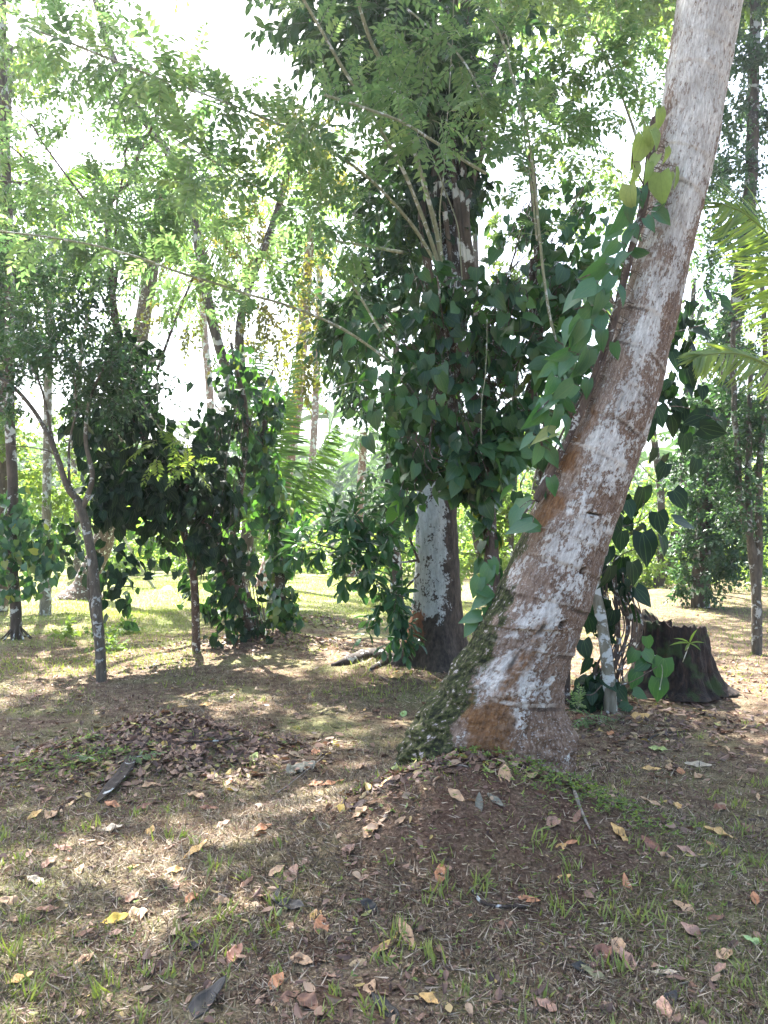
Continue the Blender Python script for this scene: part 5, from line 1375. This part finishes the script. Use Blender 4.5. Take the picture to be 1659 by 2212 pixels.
# ------------------------------------------------------------------ ground cover
def in_view(x, y, pad=0.35):
    return np.abs(x) < (0.48 * y + pad)
def ground_cover():
    # short dry and green blades
    n = 260000
    y = 1.9 + 8.0 * rs.rand(n) ** 1.6
    x = (rs.rand(n) * 2 - 1) * (0.5 * y + .4)
    dens = 0.55 + 0.9 * fbm(np.stack([x * 1.6, y * 1.6, 0 * x + 2], -1), 4) - np.clip((y - 4.6) / 5, 0, .25) - .35 * np.clip((x - .9) / 1.5, 0, 1) * (y > 4.3)
    keep = rs.rand(n) < dens * 1.25
    x, y = x[keep], y[keep]
    z = H(x, y); nn = Hn(x, y); n = len(x)
    pos = np.stack([x, y, z - .002], -1)
    flat = (rs.rand(n) < .68)[:, None]
    up = np.where(flat, nrm(nn * .25 + rs.randn(n, 3) * [1, 1, .12]), nrm(nn + rs.randn(n, 3) * .5))
    dm = np.hypot((x - .55) / .8, (y - 3.7) / .55); kk = (dm > 1) | (rs.rand(n) < .35)
    x, y, z, nn, pos, flat, up = x[kk], y[kk], z[kk], nn[kk], pos[kk], flat[kk], up[kk]; n = len(x)
    L = np.where(flat[:, 0], .022 + .045 * rs.rand(n), .012 + .028 * rs.rand(n))
    mb = MB()
    TRI = (np.array([(-.5, 0, 0), (.5, 0, 0), (0, 1, .1)]), [np.array([(0, 1, 2)])], np.zeros((3, 3)))
    gr = fbm(np.stack([x * 1.1 + 5, y * 1.1, 0 * x], -1), 3)
    green = rs.rand(n) < np.clip(.12 + .9 * gr, .03, .6) * np.where(flat[:, 0], .4, 1.2)
    g_, s_ = green, ~green
    scatter(mb, TRI, pos[s_], up[s_], nn[s_] + .6 * rs.randn(s_.sum(), 3), L[s_], .0042 + .004 * rs.rand(s_.sum()))
    o = mb.build('dry_grass', M['straw']); tag(o, 'matted straw-coloured dead grass covering the soil in front', 'dry grass', kind='stuff')
    mb = MB()
    scatter(mb, TRI, pos[g_], up[g_], nn[g_] + .6 * rs.randn(g_.sum(), 3), L[g_] * 1.1, .0035 + .002 * rs.rand(g_.sum()), rs.rand(g_.sum()) * .8)
    # bright tufts
    nt_ = 190
    ty = 2.1 + 5.5 * rs.rand(nt_) ** 1.5; tx = (rs.rand(nt_) * 2 - 1) * (.48 * ty + .2)
    extra = [(460, 1880), (930, 2080), (1200, 1975), (1330, 1985), (225, 2140), (30, 2120), (410, 2040), (590, 2020), (1600, 1800), (1620, 1870), (1550, 1850), (1400, 2000), (600, 1960), (480, 1990), (960, 1940), (1040, 1920), (190, 1795), (380, 1810), (800, 2190), (1590, 1745), (1640, 1700), (840, 2080), (1240, 1900), (1170, 1830), (20, 2060), (70, 2170), (480, 2060), (860, 2030), (1330, 2100), (1480, 1930)]
    for (a, b_) in extra:
        g = G(a, b_); tx = np.append(tx, g[0]); ty = np.append(ty, g[1])
    for k in range(len(tx)):
        m = rs.randint(5, 12) if k < nt_ else 16
        px = tx[k] + .018 * rs.randn(m) * (1 if k < nt_ else 1.8); py = ty[k] + .018 * rs.randn(m) * (1 if k < nt_ else 1.8)
        scatter(mb, BLADE, np.stack([px, py, H(px, py)], -1), nrm(rs.randn(m, 3) * .38 + [0, 0, 1.0]), rs.randn(m, 3) + [0, -1, .2], .022 + .035 * rs.rand(m) if k < nt_ else .035 + .045 * rs.rand(m), .10, .35 + .6 * rs.rand(m), .3 + rs.rand(m) * 1.3)
    # mid and far turf
    n = 170000
    y = 7.0 + 17.5 * rs.rand(n) ** .95; x = (rs.rand(n) * 2 - 1) * (.5 * y + .5)
    kp = (rs.rand(n) < np.clip((y - 8.2) / 5.5, 0, .75) + 1.3 * fbm(np.stack([x * .8, y * .8, 0 * x + 4], -1), 4)) & ~((x > 1.6) & (rs.rand(n) < .8))
    x, y = x[kp], y[kp]; n = len(x)
    scatter(mb, TRI, np.stack([x, y, H(x, y)], -1), nrm(rs.randn(n, 3) * .6 + [0, 0, 1.0]), rs.randn(n, 3), .03 + .05 * rs.rand(n), .010, rs.rand(n))
    o = mb.build('grass', M['grass']); tag(o, 'short green grass and tufts growing through the litter and across the clearing', 'grass', kind='stuff')

    # dead leaf litter
    mb = MB()
    n = 19000
    y = 1.9 + 12.5 * rs.rand(n) ** 1.1; x = (rs.rand(n) * 2 - 1) * (.5 * y + .4)
    dn = .26 + 1.1 * fbm(np.stack([x * 1.3 + 9, y * 1.3, 0 * x], -1), 4) + .28 * np.clip((y - 4.0) / 1.5, 0, 1) - .3 * (y > 11.5)
    kp = rs.rand(n) < dn
    x, y = x[kp], y[kp]
    sz = (.018 + .042 * rs.rand(len(x)) ** 2.2)
    # heaps
    for (cx, cy, sx, sy, m) in [(-1.42, 5.35, .48, .26, 2600), (-1.75, 5.05, .45, .25, 900), (-1.55, 10.3, .55, .35, 1700), (-.85, 12.3, .35, .25, 400), (.25, 9.2, .35, .5, 500), (2.1, 6.3, .6, .5, 700), (.55, 3.82, .42, .07, 420), (.0, 4.0, .08, .2, 120), (2.7, 8.2, .9, .7, 700)]:
        x = np.append(x, cx + sx * rs.randn(m)); y = np.append(y, cy + sy * rs.randn(m)); sz = np.append(sz, .03 + .05 * rs.rand(m))
    n = len(x); z = H(x, y); nn = Hn(x, y)
    pos = np.stack([x, y, z + .004 + .012 * rs.rand(n)], -1)
    tip = nrm(rs.randn(n, 3) * [1, 1, .3])
    tip = nrm(tip - nn * np.sum(tip * nn, 1, keepdims=True) * .8)
    LI = strip_leaf([0, .25, .55, .8, 1], [.03, .2, .24, .15, .01], .6, .35)
    scatter(mb, LI, pos, tip, nrm(nn + .38 * rs.randn(n, 3)), sz, sz * (.7 + .7 * rs.rand(n)), None, -1.2 + 2.8 * rs.rand(n))
    # chips and crumbs
    m = 42000
    y = 1.9 + 8 * rs.rand(m) ** 1.4; x = (rs.rand(m) * 2 - 1) * (.5 * y + .4)
    scatter(mb, KITE, np.stack([x, y, H(x, y) + .003], -1), nrm(rs.randn(m, 3) * [1, 1, .25]), nrm(Hn(x, y) + .4 * rs.randn(m, 3)), .006 + .016 * rs.rand(m), None, rs.rand(m) * .93)
    o = mb.build('leaf_litter', M['litter']); tag(o, 'small brown dead leaves and crumbs scattered and heaped over the ground', 'leaf litter', kind='stuff')
    # seedlings round the palm foot
    mb = MB()
    n = 300
    x = .75 + .35 * rs.randn(n); y = 3.80 + .10 * rs.randn(n)
    x2 = .95 + .16 * rs.randn(200); y2 = 3.66 + .07 * rs.randn(200)
    x3 = -1.9 + .25 * rs.randn(300); y3 = 4.95 + .14 * rs.randn(300)
    x4 = .5 + .9 * rs.randn(160); y4 = 3.2 + .3 * rs.randn(160)
    x = np.concatenate([x, x2, x3, x4]); y = np.concatenate([y, y2, y3, y4]); n = len(x)
    h = .01 + .04 * rs.rand(n)
    for k in range(3):
        scatter(mb, KITE, np.stack([x, y, H(x, y) + h], -1), nrm(rs.randn(n, 3) * [1, 1, .3] + [0, 0, .25]), np.array([0, 0, 1.0]) + .3 * rs.randn(n, 3), .014 + .012 * rs.rand(n), .02)
    o = mb.build('seedlings', M['bright']); tag(o, 'tiny green seedlings and weeds around the foot of the leaning palm', 'seedlings', kind='stuff')
ground_cover()

# ------------------------------------------------------------------ individual fallen leaves
COL = {'tan': (.44, .28, .16), 'pink': (.34, .20, .14), 'orange': (.42, .19, .09), 'red': (.21, .09, .055), 'brown': (.20, .10, .06), 'yellow': (.62, .42, .06), 'gold': (.55, .34, .12),
       'dark': (.018, .017, .016), 'olive': (.16, .16, .08), 'green': (.28, .42, .16), 'grey': (.13, .13, .10), 'pale': (.42, .35, .26), 'lime': (.32, .38, .12)}
FM = {}
for k, c in COL.items():
    m, nt, b = newmat('fallen_leaf_' + k)
    lv = attr(nt, 'luv', 'Vector')
    sx = N(nt, 'ShaderNodeSeparateXYZ'); nt.links.new(lv, sx.inputs[0])
    ax = math_(nt, 'ABSOLUTE', sx.outputs[0])
    ve = math_(nt, 'FRACT', math_(nt, 'MULTIPLY', math_(nt, 'SUBTRACT', sx.outputs[1], math_(nt, 'MULTIPLY', ax, .9)), 9.0))
    vl = math_(nt, 'MAXIMUM', math_(nt, 'LESS_THAN', ve, .12), math_(nt, 'LESS_THAN', ax, .012))
    oi = N(nt, 'ShaderNodeObjectInfo').outputs['Random']
    nz = noise(nt, lv, 6, 5, .65)
    base = mix(nt, ramp(nt, nz, [(.42, (0, 0, 0)), (.68, (1, 1, 1))]), tuple(c), tuple(v * .5 for v in c))
    base = mix(nt, math_(nt, 'MULTIPLY', oi, .3), base, tuple(min(1, v * 1.3 + .02) for v in c))
    base = mix(nt, math_(nt, 'MULTIPLY', vl, .35), base, tuple(min(1, v * 1.35 + .03) for v in c))
    nt.links.new(base, b.inputs['Base Color']); b.inputs['Roughness'].default_value = .6
    FM[k] = m
def leaf_mesh(kind, seed):
    r_ = np.random.RandomState(seed)
    ts = np.linspace(0, 1, 15)
    w = {'oval': .27, 'long': .17, 'round': .38}[kind] * np.sin(np.clip(ts, 0.0, 1) ** .85 * math.pi) ** .8 + .004
    cx = 7
    V, UV = [], []
    bendl = .06 + .25 * r_.rand(); roll = .3 + .8 * r_.rand(); tw = .3 * r_.randn()
    for t, ww in zip(ts, w):
        for k in range(cx):
            s_ = -1 + 2 * k / (cx - 1)
            x = s_ * ww; z = roll * x * x * 1.6 + bendl * (t - .5) ** 2 + .05 * ww / .25 * math.sin(t * 13 + s_ * 2 + seed) + tw * x * (t - .5) * .6
            V.append((x * (1 - .12 * roll * abs(s_)), t - .5, z)); UV.append((x, t, 0))
    f = []
    for i in range(14):
        for j in range(cx - 1):
            a = i * cx + j; f.append((a, a + 1, a + cx + 1, a + cx))
    V = np.array(V); V[:, 2] -= np.percentile(V[:, 2], 20)
    mb = MB(); mb.add(V, np.array(f), .5, np.array(UV))
    mb.tube(np.array([(0, -.5, V[3, 2]), (0, -.62, V[3, 2] + .01)]), .008, 4)
    return mb
_lm = {}
def fallen(x, y, lpx, ang, kind, colr, label, group='fallen leaves lying singly on the ground'):
    seed = int(x * 7 + y) % 6
    key = (kind, colr, seed)
    g = G(x, y)
    if key not in _lm:
        o = leaf_mesh(kind, seed).build('fallen_leaf', FM[colr], smooth=True)
        md = o.modifiers.new('thickness', 'SOLIDIFY'); md.thickness = .006; md.offset = 0
        _lm[key] = o
    else:
        o = _lm[key].copy(); o.name = 'fallen_leaf'
        col.objects.link(o)
    d = np.linalg.norm(g - CAM)
    if colr == 'dark': lpx = lpx * 1.35
    L = 1.05 * lpx * g[1] / FPX
    n = Vector(Hn(np.array(g[0]), np.array(g[1])))
    n = (n + Vector((.12 * rs.randn(), .12 * rs.randn() - .22, 0))).normalized()
    # picture angle -> direction on the ground (foreshortened depth)
    a = R(ang); fs = max(.35, 1.5 / d)
    dv = Vector((math.cos(a), math.sin(a) / fs * .8, 0))
    k = dv.length if abs(math.sin(a)) > .3 else 1.0
    dv.normalize()
    yv = (dv - n * dv.dot(n)).normalized(); xv = yv.cross(n)
    from mathutils import Matrix
    mt = Matrix((xv, yv, n)).transposed().to_4x4()
    L = L * (1 + .2 * abs(math.sin(a)))
    o.matrix_world = Matrix.Translation(Vector(g) + n * .012) @ mt @ Matrix.Scale(L, 4)
    return tag(o, label, 'leaf', group)
FL = [(298, 1983, 46, 80, 'round', 'tan', 'rounded tan leaf touching a yellow leaf, lower left'), (252, 1990, 52, 8, 'oval', 'yellow', 'bright yellow leaf beside a rounded tan leaf, lower left'),
      (693, 2008, 52, 100, 'oval', 'orange', 'upright orange-red leaf alone on short grass, lower centre'), (632, 1893, 50, 65, 'oval', 'pink', 'pinkish leaf standing beside a tan one, left of the mound'),
      (600, 1885, 36, 15, 'oval', 'tan', 'tan leaf lying against a pinkish leaf, left of the mound'), (140, 1839, 56, 172, 'long', 'red', 'dark red-brown curled leaf by the sunlit patch, left'),
      (425, 1840, 62, 38, 'long', 'gold', 'long curved golden-tan leaf on open soil below the leaf pile'), (568, 1793, 40, 22, 'oval', 'orange', 'orange leaf on the left slope of the mound'),
      (173, 1884, 28, 75, 'oval', 'tan', 'small upright tan leaf below the red-brown curled leaf'), (380, 1885, 36, 12, 'oval', 'gold', 'small golden leaf below the long curved one'),
      (422, 1723, 42, 172, 'oval', 'tan', 'broad tan-orange leaf just below the leaf pile'), (722, 1695, 60, 25, 'long', 'orange', 'thick curled orange-brown leaf on top of the mound, left of the palm'),
      (683, 1697, 30, 10, 'oval', 'orange', 'small orange leaf touching the thick curled one on the mound'), (242, 1743, 38, 170, 'oval', 'orange', 'orange leaf at the lower end of the dark strap'),
      (311, 1748, 32, 15, 'oval', 'red', 'reddish leaf right of the dark strap'), (452, 1749, 40, 5, 'long', 'red', 'flat pinkish-red leaf between leaf pile and mound'),
      (484, 1784, 30, 10, 'oval', 'pink', 'faded pink leaf below the flat red one'), (542, 1665, 26, 30, 'oval', 'tan', 'small tan leaf right of the leaf pile'),
      (242, 1795, 46, 5, 'oval', 'pale', 'leaf with sunlight put into its pale tan colour, inside the sunlit patch'), (102, 1970, 42, 8, 'oval', 'brown', 'brown leaf left of the yellow one'),  # sunlight on the first leaf is put into its pale colour
      (22, 1953, 48, 175, 'oval', 'tan', 'tan leaf at the left edge'), (75, 1908, 44, 170, 'oval', 'pale', 'pale leaf over a brown one near the left edge'),
      (382, 1918, 22, 100, 'oval', 'brown', 'tiny upright brown leaf below the small golden one'), (250, 2020, 26, 20, 'oval', 'pink', 'small pink-brown leaf under the yellow leaf'),
      (625, 1958, 60, 160, 'long', 'dark', 'blackened curled leaf above the orange-red one'), (598, 1945, 40, 60, 'long', 'dark', 'short blackened leaf crossing the curled black one'), (410, 2053, 50, 20, 'long', 'dark', 'black leaf half hidden by grass, lower left'),
      (440, 2173, 90, 42, 'long', 'dark', 'big rolled black leaf at the bottom left'), (797, 1960, 32, 150, 'oval', 'dark', 'small black leaf at the front foot of the mound'),
      (1089, 1678, 46, 80, 'oval', 'tan', 'upright oval tan leaf in front of the palm base'), (850, 1669, 34, 85, 'round', 'lime', 'yellow-green rounded leaf left of the palm base'),
      (1035, 1739, 42, 75, 'long', 'grey', 'grey-green folded leaf on the mound'), (1070, 1732, 42, 140, 'long', 'grey', 'curled grey-brown leaf beside the folded grey-green one'),
      (1334, 1803, 46, 150, 'oval', 'gold', 'golden leaf with browned edge on the right slope of the mound'), (1403, 1832, 48, 140, 'oval', 'red', 'dark red leaf right of the mound'),
      (1437, 1855, 36, 160, 'oval', 'tan', 'tan leaf touching the dark red one'), (1550, 1804, 58, 172, 'oval', 'gold', 'large golden veined leaf in the grass on the right'),
      (1462, 1745, 32, 50, 'oval', 'gold', 'small bright golden leaf on bare soil, right'), (1407, 1738, 50, 165, 'long', 'tan', 'long tan leaf pair on bare soil, right'),
      (1480, 1843, 38, 160, 'oval', 'pink', 'pinkish leaf right of the dark red one'), (953, 1890, 42, 70, 'oval', 'orange', 'upright orange-brown leaf in the middle of the mound face'),
      (877, 2020, 70, 115, 'long', 'tan', 'long curved tan leaf standing in grass, lower centre'), (1087, 2005, 44, 10, 'oval', 'brown', 'rounded brown leaf lying flat, lower centre'),
      (1282, 1937, 48, 10, 'oval', 'pink', 'broad veined pinkish leaf at the right foot of the mound'), (1352, 1918, 48, 100, 'long', 'orange', 'narrow upright rusty leaf, right of the broad pinkish one'),
      (1477, 1968, 48, 155, 'oval', 'tan', 'tan leaf lying aslant on the grey trodden patch, right'), (1630, 1945, 30, 60, 'oval', 'orange', 'orange leaf by the right edge'),
      (1544, 1988, 42, 5, 'long', 'brown', 'rusty brown leaf under the right-edge orange one'), (1495, 2020, 54, 150, 'oval', 'pink', 'crumpled pinkish leaf, lower right'),
      (1624, 2038, 38, 165, 'oval', 'green', 'fresh pale green leaf near the right edge'), (1352, 2078, 50, 110, 'oval', 'pink', 'upright faded pink leaf, lower right'),
      (1435, 2108, 52, 175, 'long', 'pale', 'light tan leaf flat on the grass, lower right'), (1285, 2112, 62, 150, 'long', 'olive', 'dark olive leaf of a crossed pair, lower right'),
      (1268, 2098, 58, 5, 'long', 'dark', 'blackish leaf of a crossed pair, lower right'), (1422, 1623, 42, 175, 'oval', 'lime', 'light green leaf on dark soil right of the palm foot'),
      (1407, 1664, 44, 5, 'long', 'gold', 'long golden leaf below the light green one'), (1470, 1670, 26, 70, 'oval', 'orange', 'little orange leaf on dark soil, right'),
      (1507, 1655, 54, 175, 'long', 'pale', 'long pale green-white leaf on dark soil, right'), (1447, 2163, 34, 30, 'oval', 'dark', 'small black leaf, bottom right'),
      (832, 2183, 62, 140, 'long', 'dark', 'black leaf at the bottom edge, centre'), (1180, 2178, 44, 150, 'oval', 'pink', 'pinkish tan leaf near the bottom edge'),
      (1497, 2143, 34, 70, 'oval', 'brown', 'upright brown leaf, bottom right'), (1542, 1495, 34, 90, 'oval', 'orange', 'orange leaf at the right foot of the stump'),
      (1380, 1552, 48, 8, 'oval', 'gold', 'yellow-tan leaf right of the pale sapling foot'), (1254, 1555, 38, 30, 'oval', 'red', 'reddish leaf left of the pale sapling foot'),
      (1319, 1588, 26, 40, 'oval', 'orange', 'orange leaf below the pale sapling foot'), (855, 1463, 32, 10, 'oval', 'gold', 'yellow-orange leaf in front of the lichen tree'),
      (1557, 2098, 34, 20, 'oval', 'pink', 'small brown-pink leaf, right of the light tan one'), (872, 1545, 26, 75, 'oval', 'green', 'green leaf poking up left of the mossy palm base'),
      (655, 1552, 26, 10, 'oval', 'tan', 'tan leaf on the trodden soil between the pile and palm'), (445, 1525, 28, 10, 'oval', 'gold', 'golden leaf on soil behind the leaf pile'), (430, 1625, 30, 30, 'oval', 'pink', 'large pink-tan leaf on the right flank of the leaf pile'),
      (548, 1640, 28, 65, 'oval', 'lime', 'yellow-green leaf at the right end of the leaf pile'), (660, 1660, 36, 20, 'oval', 'pink', 'pinkish leaf by the grey crumpled leaves'), (1445, 1660, 22, 30, 'oval', 'tan', 'tan scrap left of the little orange leaf')]
for a in FL:
    fallen(*a)
# further single leaves of no particular mark
kinds = ['oval', 'long', 'oval', 'round']; cols = ['tan', 'pink', 'brown', 'orange', 'brown', 'tan', 'brown', 'red', 'gold', 'tan']
desc = {'tan': 'tan', 'pink': 'pinkish', 'brown': 'brown', 'orange': 'orange', 'red': 'red-brown', 'gold': 'yellowed', 'pale': 'bleached'}
cnt = 0
while cnt < 90:
    x, y = 10 + 1640 * rs.rand(), 1410 + 790 * rs.rand() ** 1.7
    g = G(x, y)
    if 830 < x < 1240 and y < 1640: continue
    if any(abs(x - f[0]) < 30 and abs(y - f[1]) < 20 for f in FL): continue
    c = cols[rs.randint(len(cols))]
    size = .05 + .035 * rs.rand()
    fallen(x, y, size * FPX / g[1], 180 * rs.rand() * .6 - 30, kinds[rs.randint(4)], c, 'small dry %s leaf lost among the litter' % desc[c], 'small dry leaves lost among the litter, ' + desc[c])
    cnt += 1

# ------------------------------------------------------------------ twigs, strap, crumpled leaves
def ground_stick(name, pts, r0, r1, mat, label, cat, lift=.008, side=()):
    q = []
    for (x, y) in pts:
        g = G(x, y); q.append(g + [0, 0, lift])
    q = spline(q, 30); q[:, 2] = np.maximum(q[:, 2], H(q[:, 0], q[:, 1]) + lift * .6)
    mb = MB(); mb.tube(q + .004 * np.stack([fbm(q * 20 + a_, 2) for a_ in (1, 7, 15)], -1), np.linspace(r0, r1, 30) * (1 + .3 * fbm(q * 25, 2)), 8)
    for s_ in side:
        p = np.array([G(x, y) + [0, 0, lift] for (x, y) in s_]); mb.tube(spline(p, 12), np.linspace(r1 * 1.2, r1 * .5, 12), 6)
    o = mb.build(name, M[mat], smooth=True)
    return tag(o, label, cat)
ground_stick('fallen_stick', [(1226, 1662), (1240, 1710), (1258, 1760), (1275, 1800)], .011, .004, 'stick', 'pale forked stick lying down the right slope of the mound', 'stick', side=([(1262, 1770), (1290, 1835)], [(1268, 1785), (1275, 1845)]))
ground_stick('dark_twig', [(1015, 1930), (1040, 1955), (1080, 1962), (1140, 1965)], .007, .006, 'root', 'blackened bent twig on the grass below the mound', 'twig')
ground_stick('bent_twig', [(1400, 1600), (1430, 1588), (1480, 1582)], .009, .005, 'root', 'bent grey twig on the dark soil right of the palm foot', 'twig')
ground_stick('thin_twig', [(600, 1720), (640, 1690), (700, 1640)], .004, .003, 'stick', 'thin straight twig leaning on the left side of the mound', 'twig', lift=.02)
ground_stick('pile_twig', [(400, 1612), (450, 1612), (520, 1605)], .008, .006, 'root', 'dark twig lying across the leaf pile', 'twig', lift=.03)
ground_stick('back_twig', [(300, 1447), (340, 1440), (385, 1432)], .012, .008, 'root', 'dark twig on the ground behind the slender tree', 'twig')
ground_stick('long_root', [(900, 1660), (960, 1655), (1010, 1660)], .006, .004, 'stick', 'pale thin twig at the front edge of the palm base', 'twig')
def strap():
    q = spline([G(288, 1648) + [0, 0, .04], G(268, 1680) + [0, 0, .03], G(240, 1712) + [0, 0, .03], G(212, 1738) + [0, 0, .012]], 24)
    w = np.interp(np.linspace(0, 1, 24), [0, .3, .7, 1], [.03, .042, .036, .012])
    mb = MB()
    t = nrm(np.gradient(q, axis=0)); sd_ = nrm(np.cross(t, [0, 0, 1.0]))
    rows = [q + sd_ * (w * a)[:, None] + [0, 0, b_] for a, b_ in ((-1, .012), (-.5, .002), (0, -.002), (.5, .002), (1, .012), (.5, .010), (0, .006), (-.5, .010))]
    V = np.stack(rows, 1); n, S = V.shape[:2]
    i, j = np.meshgrid(np.arange(n - 1), np.arange(S), indexing='ij'); j2 = (j + 1) % S
    mb.add(V.reshape(-1, 3), [np.stack([i * S + j, i * S + j2, (i + 1) * S + j2, (i + 1) * S + j], -1).reshape(-1, 4), np.arange(S)[None], np.arange((n - 1) * S, n * S)[None]])
    tag(mb.build('dry_pod', M['root'], smooth=True), 'long flat dark brown pod lying across the front of the leaf pile', 'seed pod')
strap()
for (x, y, l, a, lb) in ((640, 1668, 50, 40, 'crumpled grey-green dead leaf on the left of the mound top'), (668, 1660, 44, 70, 'crumpled grey leaf standing up beside the thin twig')):
    o = fallen(x, y, l * .95, a, 'round', 'grey', lb)
# fallen sprig on the leaf pile
def sprig():
    mb, ml = MB(), MB()
    g = G(200, 1640)
    root = thing('fallen_sprig', g, 'wilting sprig of pale green leaflets on the left of the leaf pile', 'sprig')
    st = np.array([G(x, y) + [0, 0, .04] for x, y in ((140, 1620), (170, 1610), (200, 1630), (150, 1645), (190, 1650), (215, 1640), (250, 1660))])
    sprays(ml, mb, st, np.array([[1, .2, .1]]) + .5 * rs.randn(7, 3) * [1, 1, .2], .26, 14, KITE, .045, .08, True, .002)
    mb.build('stem', M['bark_green'], root); ml.build('foliage', M['pinnate'], root)
sprig()

# leaning bamboo-like pole in the left clearing
mb = MB()
pb = base_on_ground(P(335, 1286, 19.5))
mb.tube(spline([pb, P(300, 1220, 19.4), P(262, 1150, 19.3)], 16), np.linspace(.04, .03, 16), 8)
tag(mb.build('leaning_pole', M['bark_green'], smooth=True), 'thin yellow-green pole leaning left in the sunlit left clearing', 'pole')

# ------------------------------------------------------------------ haze
hz = MB()
x0, x1, y0, y1, z0, z1 = -310, 310, -19, 690, -4, 46
hv = np.array([(x, y, z) for x in (x0, x1) for y in (y0, y1) for z in (z0, z1)], float)
hz.add(hv, np.array([(0, 1, 3, 2), (4, 6, 7, 5), (0, 4, 5, 1), (2, 3, 7, 6), (0, 2, 6, 4), (1, 5, 7, 3)]))
hm = bpy.data.materials.new('haze'); hm.use_nodes = True
hn = hm.node_tree; hn.nodes.clear()
ho = hn.nodes.new('ShaderNodeOutputMaterial'); pv = hn.nodes.new('ShaderNodeVolumePrincipled')
pv.inputs['Color'].default_value = (.85, .93, 1, 1); pv.inputs['Density'].default_value = .0013; pv.inputs['Anisotropy'].default_value = .7
hn.links.new(pv.outputs[0], ho.inputs['Volume'])
o = hz.build('haze', hm); tag(o, kind='stuff')
